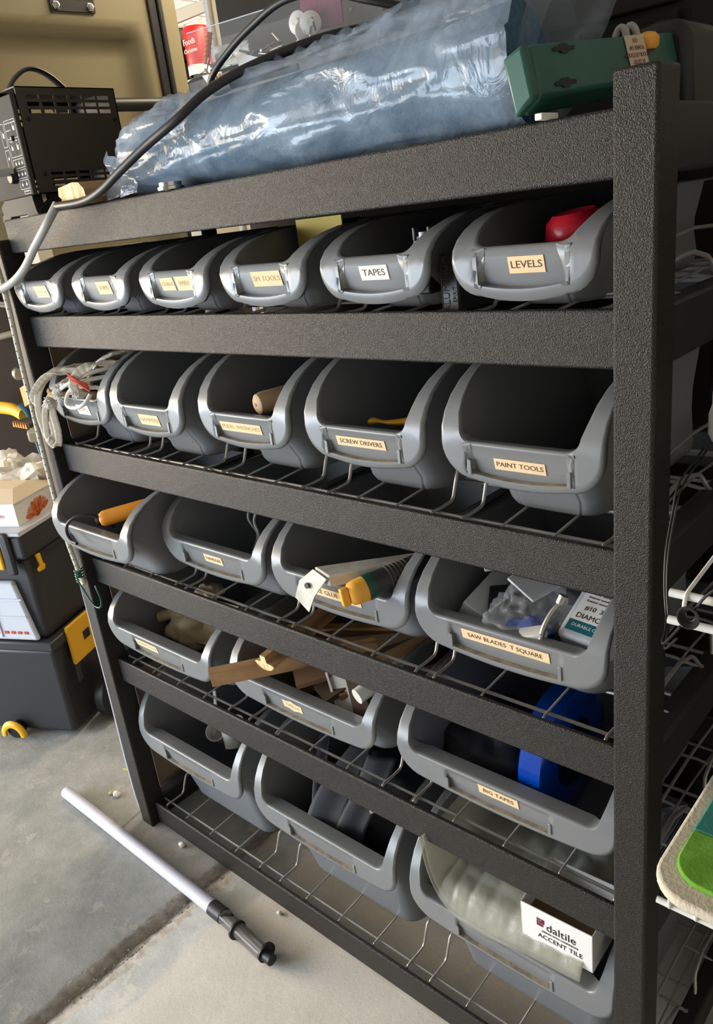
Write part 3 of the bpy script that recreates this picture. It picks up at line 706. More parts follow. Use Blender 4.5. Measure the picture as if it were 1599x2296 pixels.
def roll():
    # padded blue roll
    c = (.72, .085, ZTOP)
    def rr(u): return .053*(.72+.28*min(1, u*8))*(1+.16*u)
    m = MB(); pts = []
    pts = [(.375, .076, 1.478), (.50, .080, 1.488), (.75, .082, 1.491), (1.0, .084, 1.495), (1.058, .086, 1.496)]
    m.tube(pts, rr, 40, 10)
    t = thing('foam_roll', 'blue padded roll lying along the top rail inside thin plastic', 'roll', c)
    o = m.build('padding', 'blue_foam'); o.parent = t; o.matrix_parent_inverse = Matrix.Translation(-V(c))
    # film
    N, K = 150, 96; rows = []
    for i in range(N+1):
        u = i/N; x = .328+u*.76
        cy = .082; 
        base = .058+.014*u
        if u < .09: base *= .45+.55*math.sin(u/.09*math.pi/2)
        zc = ZTOP+base*.90+.002
        row = []
        for k in range(K):
            th = 2*math.pi*k/K
            n1 = noise.noise(V((x*5, math.cos(th)*1.2, math.sin(th)*1.2)))
            n2 = abs(noise.noise(V((x*4.5+th*.9, math.cos(th)*2.2, math.sin(th)*2.2+3))))
            n3 = abs(noise.noise(V((x*13-math.cos(th)*4+9, math.cos(th)*1.6+x*4, math.sin(th)*1.6))))
            up = max(0, math.sin(th))
            r = base*(1+.07*n1)+(.010*(1-min(1, n2*5))**1.5+.003*(1-min(1, n3*5))**2)*(.35+.65*up)
            y = cy+r*math.cos(th)*1.05; z = zc+r*math.sin(th)*(1.0+.10*up)
            z = max(z, ZTOP+.0015+.0*th) if y > -.004 else z
            y = max(y, .004 if z < ZTOP+.02 else -.03)
            row.append(V((x, y, z)))
        row.append(row[0]); rows.append(row)
    m = MB().grid(rows)
    o = m.build('plastic_film', 'blue_film', None, ang=180, fix=False); o.parent = t; o.matrix_parent_inverse = Matrix.Translation(-V(c))
    # gathered left end and loose right flap
    def sheet(name, corners, nu, nv, amp, seed):
        a, b, c_, d = [V(p) for p in corners]; P = []
        for i in range(nu+1):
            r = []
            for j in range(nv+1):
                u, v = i/nu, j/nv; p = (a*(1-u)+b*u)*(1-v)+(d*(1-u)+c_*u)*v
                f = amp*(noise.noise(V((u*2.5+seed, v*3, seed)))+.2*noise.noise(V((u*6, v*6+seed, 2))))
                p = p+V((.3*f, f, .5*f)); r.append(p)
            P.append(r)
        return MB().grid(P)
    for name, cs, amp, sd in (('film_end', ((.325, .02, 1.437), (.45, -.002, 1.4385), (.44, -.010, 1.475), (.335, .035, 1.51)), .012, 1), ('film_end', ((.350, .03, 1.49), (.405, .08, 1.552), (.50, .10, 1.545), (.45, .02, 1.50)), .008, 4),
                          ('film_flap', ((.86, .10, 1.53), (1.075, .06, 1.50), (1.10, .15, 1.66), (.90, .20, 1.66)), .025, 7), ('film_flap', ((1.03, .10, 1.50), (1.075, .20, 1.50), (1.16, .30, 1.70), (1.06, .20, 1.70)), .02, 11)):
        o = sheet(name, cs, 40, 40, amp, sd).build(name, 'blue_film', None, ang=180, fix=False); o.parent = t; o.matrix_parent_inverse = Matrix.Translation(-V(c))
roll()

def top_things():
    # black tool case under the organiser
    t = MB().box((.27, .27, ZTOP), (.80, .45, 1.628)).build('tool_case', 'charcoal_plastic', bev=.008)
    tag(t, 'black tool case on the top shelf under the clear screw organiser', 'case')
    t = thing('screw_organiser', 'clear plastic drawer organiser full of screws and wall plugs', 'organiser', (.45, .33, 1.630))
    A = frame((.275-.45, .285-.33, 0), (1, .16, 0), (0, 0, 1))   # local x along, y up, z towards camera
    def bx(a, b): return MB().box(a, b, A)
    L, H, D_ = .40, .070, .085
    m = bx((0, 0, -D_), (L, .0018, 0)).box((0, 0, -.0018), (L, H, 0), A).box((0, 0, -D_), (L, H, -D_+.0018), A).box((0, 0, -D_), (.0018, H, 0), A).box((L-.0018, 0, -D_), (L, H, 0), A)
    m.build('tray', 'clear_plastic', t, smooth=False)
    for u in (.115, .285): bx((u, 0, -D_), (u+.0018, H, 0)).build('divider', 'clear_plastic', t, smooth=False)
    bx((0, H-.0005, -.001), (L, H+.001, .0012)).build('rim', 'frosted', t, smooth=False)
    root = t
    def g(nm, mb, mt, lab, cat, grp=None):
        o = mb.build(nm, mt); return tag(o, lab, cat, grp)
    W = Matrix.Translation((.45, .33, 1.630)) @ A
    for i, (u, v, ang) in enumerate(((.045, .012, 0), (.05, .026, .06), (.04, .040, -.05))):
        a = W @ V((u-.012, v, -.02-.01*i)); b = W @ V((u+.062, v+.062*ang, -.025-.01*i))
        g('wall_plug', MB().tube([a, a*.7+b*.3, b], .0085, 12, 4), 'white_plastic', 'thick grey-white wall plug, %s of three in the organiser' % ('lowest', 'middle', 'topmost')[i], 'wall plug', 'thick wall plugs')
    a = W @ V((.026, .018, -.01)); b = W @ V((.042, .066, -.012))
    m = MB().tube([a, a*.5+b*.5, b], .006, 10, 3)
    for k in range(5): p = a.lerp(b, .3+.15*k); m.lathe([(.0075, -.001), (.0085, 0), (.0075, .001)], 10, frame(p, (1, 0, 0), (0, 1, .3)))
    g('ribbed_plug', m, 'orange_plug', 'orange ribbed wall plug leaning in the organiser', 'wall plug')
    for i in range(26):
        u = .125+.15*random.random(); v = .008+.018*random.random(); a = W @ V((u, v, -.012-.05*random.random())); d = V((random.uniform(-1, 1), random.uniform(-.5, .5), random.uniform(-.3, .5))).normalized()*.028
        m = MB().tube([a, a+d], .0018, 6, 0); m.lathe([(.0018, 0), (.0045, .003)], 8, frame(a-d*.05, V((d.y, -d.x, .01)), d.cross(V((d.y, -d.x, .01)))))
        g('screw', m, 'steel', 'grey steel screw in the middle heap of the organiser', 'screw', 'screws in the organiser middle')
    for i in range(9):
        a = W @ V((.012+.05*random.random(), .004+.012*random.random(), -.005-.02*random.random())); d = V((random.uniform(-1, 1), 0, random.uniform(-.1, .4))).normalized()*.024
        m = MB().tube([a, a+d], .0015, 6, 0).lathe([(.0015, 0), (.0038, .0025)], 8, frame(a, V((d.y, -d.x, .01)), d.cross(V((d.y, -d.x, .01)))))
        g('small_screw', m, 'steel', 'small bright screw in the left corner of the organiser', 'screw', 'small screws at the organiser left')
    for i, (u, v) in enumerate(((.222, .045), (.246, .040), (.232, .030))):
        M = W @ T(u, v, -.03) @ Matrix.Rotation(.5*i, 4, 'Y')
        m = MB().lathe([(.016, -.003), (.018, 0), (.018, .003), (.012, .006), (.006, .007), (.006, .010)], 20, M)
        g('cable_clip_disc', m, 'white_plastic', 'white round anchor disc on the screw heap, %s' % ('the left one', 'the right one', 'the lower one')[i], 'anchor', 'white anchor discs')
    M = W @ T(.262, .052, -.05)
    g('fixing_bag', MB().box((-.045, -.02, -.002), (.035, .030, .002), M), 'print_maroon', 'dark red fixing packet standing at the back of the organiser', 'packet')
    # booklet and warning tag
    t = thing('warning_tag', 'white and red warning tag tied on the looped black cable', 'tag', (.54, .12, 1.57))
    def rel(p): return V(p)-V((.54, .12, 1.57))
    MB().add([rel(p) for p in ((.500, .118, 1.588), (.545, .118, 1.586), (.552, .112, 1.566), (.524, .112, 1.566))], [(0, 1, 2, 3)]).build('tag_card', 'white_card', t, smooth=False, solid=.0008)
    F = frame(rel((.531, .1115, 1.578)), (1, 0, 0), (0, -.2, 1))
    ring = MB(); ring.tube([F @ V((.009*math.cos(a*.5236), .008*math.sin(a*.5236), 0)) for a in range(13)], .0006, 6, 2); ring.tube([F @ V((-.006, .006, 0)), F @ V((.006, -.006, 0))], .0006, 6, 0); ring.box((-.003, -.004, -.0003), (.003, .004, .0003), F)
    ring.build('prohibition_symbol', 'print_maroon', t)
    MB().box((.013, -.008, -.0005), (.018, .005, .0003), F).build('hazard_stripe', 'amber', t, smooth=False)
    o = MB().add([(.545, .135, 1.588), (.655, .145, 1.592), (.650, .140, 1.572), (.548, .128, 1.570)], [(0, 1, 2, 3)]).build('red_leaflet', 'print_maroon', smooth=False, solid=.001)
    tag(o, 'dark red leaflet lying behind the warning tag', 'leaflet')
    o = MB().add([(.575, .12, 1.606), (.635, .13, 1.584), (.585, .12, 1.572)], [(0, 1, 2)]).build('white_leaflet', 'white_card', smooth=False, solid=.001)
    tag(o, 'white pointed paper corner sticking up behind the thick black cable', 'leaflet')
    # tape roll under bag
    M = frame((.515, .012, ZTOP), (1, 0, 0), (0, 1, 0))
    tag(MB().lathe([(.016, .0), (.020, .001), (.020, .005), (.017, .006), (.017, .011), (.010, .011), (.010, .0)], 24, M, cap=False).build('metal_ferrule', 'chrome', loc=(.515, .012, ZTOP)), 'small silver ring lying on the top rail under the blue wrap', 'ring')
    # green case
    t = thing('green_case', 'long dark green plastic case lying keyhole side out across the rack end', 'case', (1.10, 0, ZTOP))
    ux = V((.021, 0, .0125)); uy = V((-.012, 0, .053)); d = V((.018, .97, .085)).normalized()
    o0 = V((.003, -.010, .0045)); L = .62
    def q(a, b, s): return o0+ux*a+uy*b+d*s
    for s0, s1, mt, nm, ins in ((.016, L, 'green_plastic', 'body', 0), (0, .015, 'green_plastic', 'end_cap', .0)):
        vs = [q(0, 0, s0), q(1, 0, s0), q(1, 0, s1), q(0, 0, s1), q(0, 1, s0), q(1, 1, s0), q(1, 1, s1), q(0, 1, s1)]
        vs[1], vs[2] = q(1, .06, s0), q(1, .06, s1); vs[5], vs[6] = q(1, .94, s0), q(1, .94, s1)
        MB().hexa(vs).build(nm, mt, t, bev=.0035)
    F = lambda b, s: frame(q(1.0, b, s)+ (d.cross(uy)).normalized()*-.0 , d, uy)
    nrm = F(.5, .1).to_3x3() @ V((0, 0, 1)); sgn = 1 if nrm.x > 0 else -1
    def key(b, s):
        A_ = frame(q(1.0, b, s)+V((nrm.x, nrm.y, nrm.z))*sgn*.0008, d, uy)
        pl = [(-.022, 0), (-.019, .002), (-.010, .002), (-.006, .0045), (.006, .0045), (.010, .002), (.019, .002), (.022, 0), (.019, -.002), (.010, -.002), (.006, -.0045), (-.006, -.0045), (-.010, -.002), (-.019, -.002)]
        MB().prism(pl, .0006, A_).build('keyhole', 'black_rubber', t, smooth=False)
    for b, s in ((.80, .075), (.22, .065), (.80, .36), (.22, .34), ): key(b, s)
    A_ = frame(q(1.0, .60, .235)+nrm*sgn*.0008, -d if sgn > 0 else d, -uy)
    st = MB().box((-.024, -.017, 0), (.024, .017, .0006), A_).build('warning_sticker', 'tan_card', t, smooth=False)
    k = MB()
    for i, tx in enumerate(('UL LISTED', 'INDOOR-OUTDOOR', 'POWER TAP', '125V')): k.text(tx, .0066, A_ @ T(0, .011-.0075*i, .0008), depth=.0001)
    k.build('sticker_text', 'print_maroon', st, smooth=False)
    MB().box((.026, -.014, .0), (.034, .018, .006)).build('latch', 'sticker_white', t, bev=.001)
    # moulded black tray and amber knob
    m = MB(); prof = [(.96, .0), (.965, .055), (.985, .085), (1.02, .098), (1.10, .112), (1.128, .110), (1.14, .09), (1.146, 0)]
    m.prism([(x-1.05, z) for x, z in prof], .13, frame((0, .06, 0), (1, 0, 0), (0, 0, 1)))
    t = thing('moulded_case', 'glossy black moulded case at the back right of the top shelf', 'case', (1.05, .40, ZTOP))
    m.build('shell', 'black_rubber', t, bev=.012, seg=3)
    for x in (.03, .055): MB().tube([(x, -.068, .02), (x, -.074, .06), (x+.005, -.068, .095)], .006, 10, 5).build('rib', 'black_rubber', t)
    tag(MB().lathe([(.010, 0), (.013, .004), (.013, .012), (.009, .017), (.002, .019)], 18, frame((1.118, .262, 1.507), (1, 0, 0), (0, 1, 0))).lathe([(.004, -.0725), (.004, 0)], 8, frame((1.118, .262, 1.507), (1, 0, 0), (0, 1, 0))).build('amber_knob', 'amber'), 'amber round knob poking up behind the green case', 'knob')
    tag(MB().tube([(1.085, .255, ZTOP), (1.085, .25, 1.51), (1.088, .25, 1.532), (1.094, .25, 1.534), (1.097, .25, 1.51), (1.097, .255, ZTOP)], .004, 10, 5).tube([(1.094, .262, ZTOP), (1.094, .262, 1.52), (1.097, .262, 1.536), (1.104, .262, 1.53), (1.106, .262, ZTOP)], .004, 10, 5).build('grey_hose', 'grey_cable'), 'grey doubled hose bend beside the amber knob', 'hose')
top_things()

# ---------------------------------------------------------------- bungee, hooks
def bungee():
    t = thing('bungee_cord', 'white bungee cord with black flecks stretched down the left post, green wire hook', 'bungee', (0, -.03, .7))
    O = V((0, -.03, .7))
    pts = [(-.035, .02, 1.448), (-.042, -.012, 1.446), (-.030, -.028, 1.425), (-.010, -.030, 1.36), (-.006, -.030, 1.30), (-.014, -.030, 1.20), (-.022, -.030, 1.065), (-.028, -.030, .92), (-.026, -.030, .80), (-.010, -.030, .715)]
    MB().tube([V(p)-O for p in pts], .0052, 12, 10).build('cord', 'bungee_cloth', t)
    C_ = crom(pts, 30); k = 0; m = MB()
    acc = 0
    for a, b in zip(C_[90:], C_[91:]):
        acc += (b-a).length
        if acc > .0135:
            acc = 0; k += 1
            for th in (-.9+.35*(k % 2), .7-.3*(k % 2)):
                M = frame(a-O+V((math.sin(th)*.0052, -math.cos(th)*.0052, 0)), (math.cos(th), math.sin(th), 0), (0, 0, 1)); m.box((-.0009, -.0014, -.0003), (.0009, .0014, .0003), M)
    m.build('fleck', 'print_black', t, smooth=False)['kind'] = 'stuff'
    w = MB()
    w.tube([V((-.010+.0082*math.cos(i*.7), -.0+.0082*math.sin(i*.7)-.030+.0, .722-.0007*i)) - O for i in range(44)], .0019, 8, 3)
    w.tube([V(p)-O for p in ((-.008, -.038, .694), (.004, -.036, .675), (.020, -.036, .655), (.042, -.036, .643), (.062, -.036, .650), (.070, -.036, .670), (.064, -.036, .692), (.058, -.034, .698))], .0019, 10, 8)
    w.build('wire_hook', 'green_wire', t)
    MB().tube([V(p)-O for p in ((-.006, -.030, .70), (.006, -.032, .688))], .006, 10, 0).build('knot', 'mat_cream', t)
    t = MB().tube([(.172, -.020, .850), (.166, -.035, .868), (.150, -.052, .8815), (.128, -.072, .8815), (.112, -.084, .868), (.106, -.0865, .850), (.114, -.0865, .836), (.134, -.0855, .832)], .0034, 12, 8).build('rubber_hook', 'black_rubber')
    tag(t, 'black rubber-coated hook over the lip of the bin pulled forward', 'hook')
    tag(MB().tube([(-.070, -.004, .70), (-.074, -.004, .40), (-.080, -.004, .06), (-.082, 0, .001)], .0035, 10, 6).build('thin_pole', 'tube_white'), 'thin white pole standing against the left post of the rack', 'pole')
bungee()

# ---------------------------------------------------------------- contents of the bins
def rnd_blob(c, sx, sy, sz, seed, amp=.25, n=20):
    m = MB(); rows = []
    for i in range(n+1):
        ph = math.pi*i/n; r = []
        for j in range(2*n+1):
            th = 2*math.pi*(j % (2*n))/(2*n); d = V((math.sin(ph)*math.cos(th), math.sin(ph)*math.sin(th), math.cos(ph)))
            f = 1+amp*noise.noise(d*1.7+V((seed, 0, 0)))+amp*.5*noise.noise(d*4+V((0, seed, 0)))
            r.append(V(c)+V((d.x*sx, d.y*sy, d.z*sz))*f)
        rows.append(r)
    return m.grid(rows)
def contents():
    # top row
    t = thing('red_bottle', 'red rounded plastic bottle lying in the LEVELS bin', 'bottle', (1.13, .12, 1.27))
    O = V((1.13, .12, 1.27))
    pr = [(0, -.024), (.022, -.024), (.031, -.014), (.034, 0), (.031, .014), (.024, .020), (.0225, .0215), (.019, .0205), (0, .0215)]
    M = frame((0, 0, .055), (0, 1, .1), (-.15, 0, 1)); 
    MB().lathe([(r, z) for r, z in pr], 32, frame((-.018, -.026, .056), (1, 0, .08), (0, 1, .12)), cap=False).build('body', 'red_plastic', t)
    MB().lathe([(.013, 0), (.013, .034)], 16, frame((-.01, -.01, .0), (1, 0, 0), (0, 1, 0))).build('neck', 'white_plastic', t)
    t = thing('clear_valve', 'clear plastic valve fitting in the TAPES bin', 'valve', (.93, .06, 1.27))
    MB().lathe([(.010, .045), (.014, .047), (.014, .052), (.011, .055), (.011, .066), (.013, .068), (.013, .074), (.006, .076), (.006, .084)], 18, T(0, 0, -.012)).build('barrel', 'frosted', t)
    MB().box((-.012, -.004, .062), (.012, .004, .068)).box((-.013, -.006, .062), (-.009, .006, .078)).box((.009, -.006, .062), (.013, .006, .078)).build('handle', 'black_steel', t, bev=.001)
    MB().box((-.012, -.012, 0), (.012, .012, .034)).build('socket', 'black_steel', t, bev=.002)
    # aluminium block
    t = thing('black_level_end', 'black block with raised lettering wedged between the TAPES and LEVELS bins', 'level', (.979, .12, 1.2505))
    MB().box((-.013, -.083, 0), (.013, .20, .066)).build('block', 'black_steel', t, bev=.002)
    k = MB().text('ALUMINUM', .0125, frame((-.0045, -.0832, .032), (0, 0, 1), (-1, 0, 0)), depth=.0005).text('SPIRIT', .007, frame((.007, -.0832, .020), (0, 0, 1), (-1, 0, 0)), depth=.0005)
    for a, b in (((-.011, .002), (-.0103, .064)), ((.0103, .002), (.011, .064)), ((-.011, .002), (.011, .0027))): k.box((a[0], -.0835, a[1]), (b[0], -.083, b[1]))
    k.build('raised_lettering', 'panel_grey', t, smooth=False)
    # ropes bin
    def ribbon(name, pts, w_, mt, lab, grp=None, ribs=True):
        P = crom(pts, 10); rows = []; up = V((1, 0, 0))
        for i, p in enumerate(P):
            tt = (P[min(i+1, len(P)-1)]-P[max(i-1, 0)]).normalized()
            side = V((.75, .65, .1)); side = (side-tt*side.dot(tt)).normalized(); nn = tt.cross(side)
            off = .0009*math.sin(i*2.1) if ribs else 0
            rows.append([p+side*(w_*(j/4-.5))+nn*off for j in range(5)])
        o = MB().grid(rows).build(name, mt, ang=180, fix=False, solid=.0022); return tag(o, lab, 'strap' if 'web' in name else 'rope', grp)
    ribbon('webbing_strap', [(.13, .10, 1.13), (.10, .04, 1.155), (.06, -.01, 1.150), (.030, -.03, 1.12), (.022, -.038, 1.08), (.028, -.040, 1.045), (.045, -.040, 1.015), (.060, -.038, 1.010), (.068, -.034, 1.035), (.060, -.030, 1.075), (.052, -.020, 1.11), (.07, .02, 1.135)], .014, 'webbing', 'ribbed cream webbing strap looping down from the rope bin over its left side')
    ribbon('webbing_strap', [(.16, .09, 1.13), (.11, .02, 1.150), (.06, -.02, 1.148), (.030, -.035, 1.125), (.016, -.040, 1.105), (.020, -.036, 1.09)], .013, 'webbing', 'ribbed pale webbing arching across the top of the rope bin')
    ribbon('webbing_strap', [(.215, .05, 1.16), (.185, .01, 1.165), (.160, -.015, 1.150), (.150, -.02, 1.125), (.16, .02, 1.10)], .018, 'webbing', 'wide ribbed webbing strap leaning on the right side of the rope bin')
    ribbon('webbing_strap', [(.11, .06, 1.12), (.065, -.012, 1.118), (.050, -.034, 1.09), (.044, -.042, 1.05), (.050, -.044, 1.025), (.058, -.040, 1.03), (.055, -.034, 1.06), (.062, -.02, 1.10)], .012, 'webbing', 'inner webbing loop hanging at the left front of the rope bin')
    def rope(pts, r, mt, lab, tw=True):
        P = crom(pts, 10); m = MB()
        if tw:
            for s3 in range(3):
                q_ = []
                for i, p in enumerate(P):
                    a = i*.7+s3*2.094; q_.append(p+V((math.cos(a), math.sin(a)*.6, math.sin(a)*.7))*r*.5)
                m.tube(q_, r*.62, 7, 0)
        else: m.tube(P, r, 10, 0)
        return tag(m.build('rope_length', mt), lab, 'rope')
    rope([(.13, .14, 1.165), (.105, .08, 1.158), (.115, .02, 1.135), (.14, .0, 1.115), (.17, .03, 1.10)], .0075, 'jute', 'thick twisted natural rope standing up at the back of the rope bin')
    rope([(.15, .13, 1.17), (.12, .08, 1.165), (.128, .03, 1.140), (.15, .01, 1.12)], .0065, 'jute', 'second thick natural rope strand beside the first in the rope bin')
    rope([(.048, -.02, 1.118), (.065, -.026, 1.112), (.085, -.022, 1.110), (.105, .0, 1.115)], .0052, 'jute', 'frayed golden rope end lying on the lip of the rope bin')
    rope([(.19, .05, 1.155), (.15, .0, 1.145), (.115, -.018, 1.130), (.085, -.02, 1.118)], .0036, 'cord_white', 'white cord running from the right side to the knot in the rope bin', False)
    rope([(.185, .03, 1.14), (.155, -.01, 1.135), (.130, -.026, 1.115), (.128, -.032, 1.098), (.150, -.030, 1.092), (.178, -.022, 1.100), (.185, -.01, 1.115)], .0038, 'cord_white', 'white braided cord hanging in a loop over the lip of the rope bin', False)
    rope([(.17, .09, 1.175), (.15, .05, 1.168), (.148, .03, 1.155), (.165, .03, 1.165), (.19, .05, 1.178)], .0036, 'cord_white', 'thin twisted white cord at the top of the rope bin')
    rope([(.06, .0, 1.125), (.10, -.01, 1.128), (.15, .0, 1.125), (.18, .02, 1.12)], .0042, 'cord_white', 'coarse white rope lying across the middle of the rope bin')
    for i, (dx, dz, rz) in enumerate(((0, 0, 0), (.004, -.006, .1), (-.003, .005, -.08))):
        tag(MB().tube([(.148+dx, -.024, 1.150+dz), (.168+dx, -.020, 1.140+dz+rz*.02), (.186+dx, -.012, 1.128+dz)], .0024, 8, 4).build('red_tie', 'red_string'), 'red plastic tie round the webbing in the rope bin, %s' % ('middle one', 'lowest one', 'topmost one')[i], 'tie', 'red ties on the webbing')
    for i, (x, y, z, n_) in enumerate(((.085, -.022, 1.122, 60), (.058, -.034, 1.098, 50), (.150, -.018, 1.118, 50), (.09, -.026, 1.110, 34))):
        m = MB()
        for k in range(n_):
            d = V((random.uniform(-1, 1), random.uniform(-.7, .3), random.uniform(-1, .5))).normalized()*random.uniform(.006, .013); o_ = V((x, y, z))+V((random.uniform(-.004, .004), random.uniform(-.003, .003), random.uniform(-.004, .004))); m.tube([o_, o_+d*.6+V((.002, 0, .001)), o_+d+V((-.001, 0, -.002))], .0009, 5, 3)
        tag(m.build('frayed_knot', 'cord_white'), ('fluffy white frayed knot in the middle of the rope bin', 'fluffy white rope end on the lip of the rope bin', 'frayed white end under the red ties', 'loose white fibres hanging below the knot')[i], 'knot')
    # hammers bin: bag
    tag(rnd_blob((.395, .10, 1.092), .034, .045, .030, 3, .35, 22).build('plastic_bag', 'clear_bag', ang=180), 'crumpled clear plastic bag in the HAMMERS bin', 'bag')
    tag(rnd_blob((.395, .11, 1.040), .045, .055, .035, 8, .3, 16).build('dark_pouch', 'black_cloth', ang=180), 'dark pouch at the bottom of the HAMMERS bin', 'pouch')
    # round wooden handle
    t = thing('wooden_handle', 'round wooden handle end resting on the lip of the PLIERS bin', 'handle', (.62, .04, 1.10))
    d = V((.030, .10, .004)).normalized(); M = frame((-.014, -.012, .014), d.cross(V((0, 0, 1))), d.cross(d.cross(V((0, 0, 1))))) 
    z_ = M.to_3x3() @ V((0, 0, 1)); s_ = 1 if z_.dot(d) > 0 else -1
    MB().lathe([(.012*1, 0), (.0160, .003*s_), (.0180, .012*s_), (.0176, .05*s_), (.016, .10*s_)], 22, M).build('shaft', 'light_round_wood', t)
    MB().lathe([(.0028, -.0006), (.0028, .0004)], 12, M).build('peg', 'dark_wood', t)
    # yellow screwdriver
    t = thing('yellow_screwdriver', 'yellow-handled tool lying across the SCREW DRIVERS bin', 'screwdriver', (.83, .05, 1.10))
    MB().tube([(-.030, .02, -.008), (-.020, .02, -.006), (.0, .025, -.008), (.05, .045, -.005)], lambda u: .0055+.002*math.sin(u*9), 12, 6, flat=(.7, 1)).build('grip', 'yellow_plastic', t)
    MB().tube([(.05, .045, -.005), (.085, .06, -.004)], .003, 8, 0).build('blade', 'steel', t)
    # 3.1 orange pipe and dark knob
    t = thing('orange_tube', 'orange round tube with a hollow end in the bin pulled forward', 'tube', (.2, .0, .86))
    a, b = V((-.044, -.036, .008)), V((.046, .060, .028)); d = (b-a).normalized(); M = frame(a, d.cross(V((0, 0, 1))), d.cross(d.cross(V((0, 0, 1))))); z_ = M.to_3x3() @ V((0, 0, 1)); s_ = 1 if z_.dot(d) > 0 else -1
    MB().lathe([(.004, .002*s_), (.008, -.001*s_), (.0125, .001*s_), (.0155, .006*s_), (.0162, .014*s_), (.0155, .08*s_), (.015, .125*s_)], 26, M).build('shaft', 'orange_pvc', t)
    tag(rnd_blob((.127, -.020, .858), .011, .012, .012, 5, .2, 14).build('brown_ball', 'brown_card', ang=180), 'dark brown rounded lump next to the orange tube end', 'ball')
    for i in range(8):
        p = V((.075+.011*i, .03+.02*(i % 3), .760+.006*(i % 4)))
        tag(MB().tube([p, p+V((.05, .04*(-1)**i, .01))], .008, 8, 0).build('tool_shank', 'steel' if i % 2 else 'black_steel'), 'dark tool lying at the bottom of the bin pulled forward', 'tool', 'tools at the bottom of the bin pulled forward')
    # handles bin: string and greenish lump
    tag(MB().tube([(.452, .12, .915), (.464, .11, .89), (.454, .105, .865), (.467, .10, .84), (.457, .10, .815)], .0025, 8, 6).tube([(.447, .12, .90), (.438, .105, .87), (.450, .11, .835), (.44, .10, .80)], .0022, 8, 6).build('hanging_string', 'grey_cable'), 'dull grey string hanging inside the HANDLES bin', 'string')
    # under row three, seen through the wires: pale glove
    # glue guns bin: scraper
    t = thing('metal_scraper', 'pale metal pry scraper poking out of the GLUE GUNS bin', 'scraper', (.76, -.03, .87))
    O = V((.76, -.03, .87))
    P = [V(p)-O for p in ((.702, -.036, .834), (.733, -.040, .818), (.782, -.040, .885), (.745, -.030, .889))]
    blade = MB().add([P[0], P[1], V((.752, -.041, .850))-O, P[2], P[3], V((.715, -.034, .865))-O], [(0, 1, 2, 3, 4, 5)])
    blade.build('blade', 'galvanised', t, smooth=False, solid=.0016, bev=.0006)
    MB().lathe([(.0045, -.001), (.0045, .0022)], 16, frame(V((.737, -.0400, .864))-O, (1, 0, -.1), (.1, .1, 1))).build('hole', 'black_steel', t)
    MB().hexa([V(p)-O for p in ((.748, -.030, .872), (.783, -.038, .872), (.872, .085, .862), (.855, .09, .862), (.745, -.028, .892), (.782, -.036, .889), (.872, .085, .886), (.852, .09, .890))]).build('arm', 'galvanised', t, bev=.002)
    t = thing('caulk_cutter', 'green-black grip with a yellow cap poking out of the GLUE GUNS bin', 'tool', (.84, -.02, .87))
    a = V((-.017, -.022, .000)); b = V((.030, .085, .013)); d = (b-a).normalized(); M = frame(a, d.cross(V((0, 0, 1))), d.cross(d.cross(V((0, 0, 1))))); z_ = M.to_3x3() @ V((0, 0, 1)); s_ = 1 if z_.dot(d) > 0 else -1
    MB().lathe([(.0120, .0*s_), (.0165, .004*s_), (.0180, .012*s_), (.0185, .026*s_)], 24, M).build('cap', 'amber', t)
    MB().box((-.005, -.014, min(0, -.012*s_)), (.005, .014, max(0, -.012*s_)), M).build('cap_tab', 'amber', t, bev=.002)
    MB().lathe([(.0190, .026*s_), (.0195, .030*s_), (.0195, .040*s_)], 24, M).build('collar', 'dark_green', t)
    m = MB().lathe([(.0185, .040*s_), (.0175, .13*s_), (.0165, .17*s_)], 24, M); m.build('grip', 'charcoal_plastic', t)
    for i in range(6): MB().lathe([(.0180, (.062+.006*i)*s_), (.0192, (.064+.006*i)*s_), (.0180, (.066+.006*i)*s_)], 24, M, cap=False).build('grip_ring', 'panel_grey', t)
    # saw blades bin
    t = thing('parts_tray', 'frosted clear tray standing in the SAW BLADES bin', 'tray', (1.0, .07, .80))
    A = frame((-.042, -.026, .053), (0, .107, .022), (.035, -.006, -.022))
    MB().box((0, 0, -.002), (.15, .062, .002), A).build('tray_base', 'frosted', t, bev=.001)
    for a, b in (((0, 0, 0), (.15, .003, .030)), ((0, .059, 0), (.15, .062, .030)), ((0, 0, 0), (.003, .062, .030))): MB().box(a, b, A).build('tray_side', 'frosted', t, bev=.0008)
    tag(MB().box((-.022, -.030, -.018), (.022, .030, .018), frame((1.003, .082, .838), (1, .5, .1), (-.45, .9, .25))).build('black_block', 'black_plastic', bev=.002), 'black rectangular block inside the frosted tray', 'block')
    tag(rnd_blob((1.055, .062, .862), .052, .050, .026, 12, .5, 30).build('clear_parts_bag', 'clear_bag', ang=180), 'crumpled clear plastic bag of parts in the SAW BLADES bin', 'bag')
    tag(rnd_blob((1.06, .045, .832), .030, .028, .020, 22, .4, 20).build('blue_parts', 'blue_gloss', ang=180), 'blue part showing under the clear bag in the SAW BLADES bin', 'part')
    tag(rnd_blob((1.045, .13, .84), .06, .05, .03, 32, .4, 20).build('grey_parts_bag', 'clear_bag', ang=180), 'second clear bag behind the first in the SAW BLADES bin', 'bag')
    tag(MB().tube([(1.094, .012, .835), (1.094, .020, .858), (1.100, .034, .880), (1.108, .045, .893)], .0036, 12, 6).tube([(1.107, .044, .890), (1.110, .048, .900)], .0065, 12, 0).build('bent_wrench', 'steel'), 'bent steel hex wrench standing in the SAW BLADES bin', 'wrench')
    tag(MB().box((-.017, -.012, -.008), (.017, .012, .008), frame((1.078, .022, .846), (1, .3, .3), (-.2, 1, .1))).build('white_connector', 'white_plastic', bev=.002), 'small white connector under the steel wrench', 'connector')
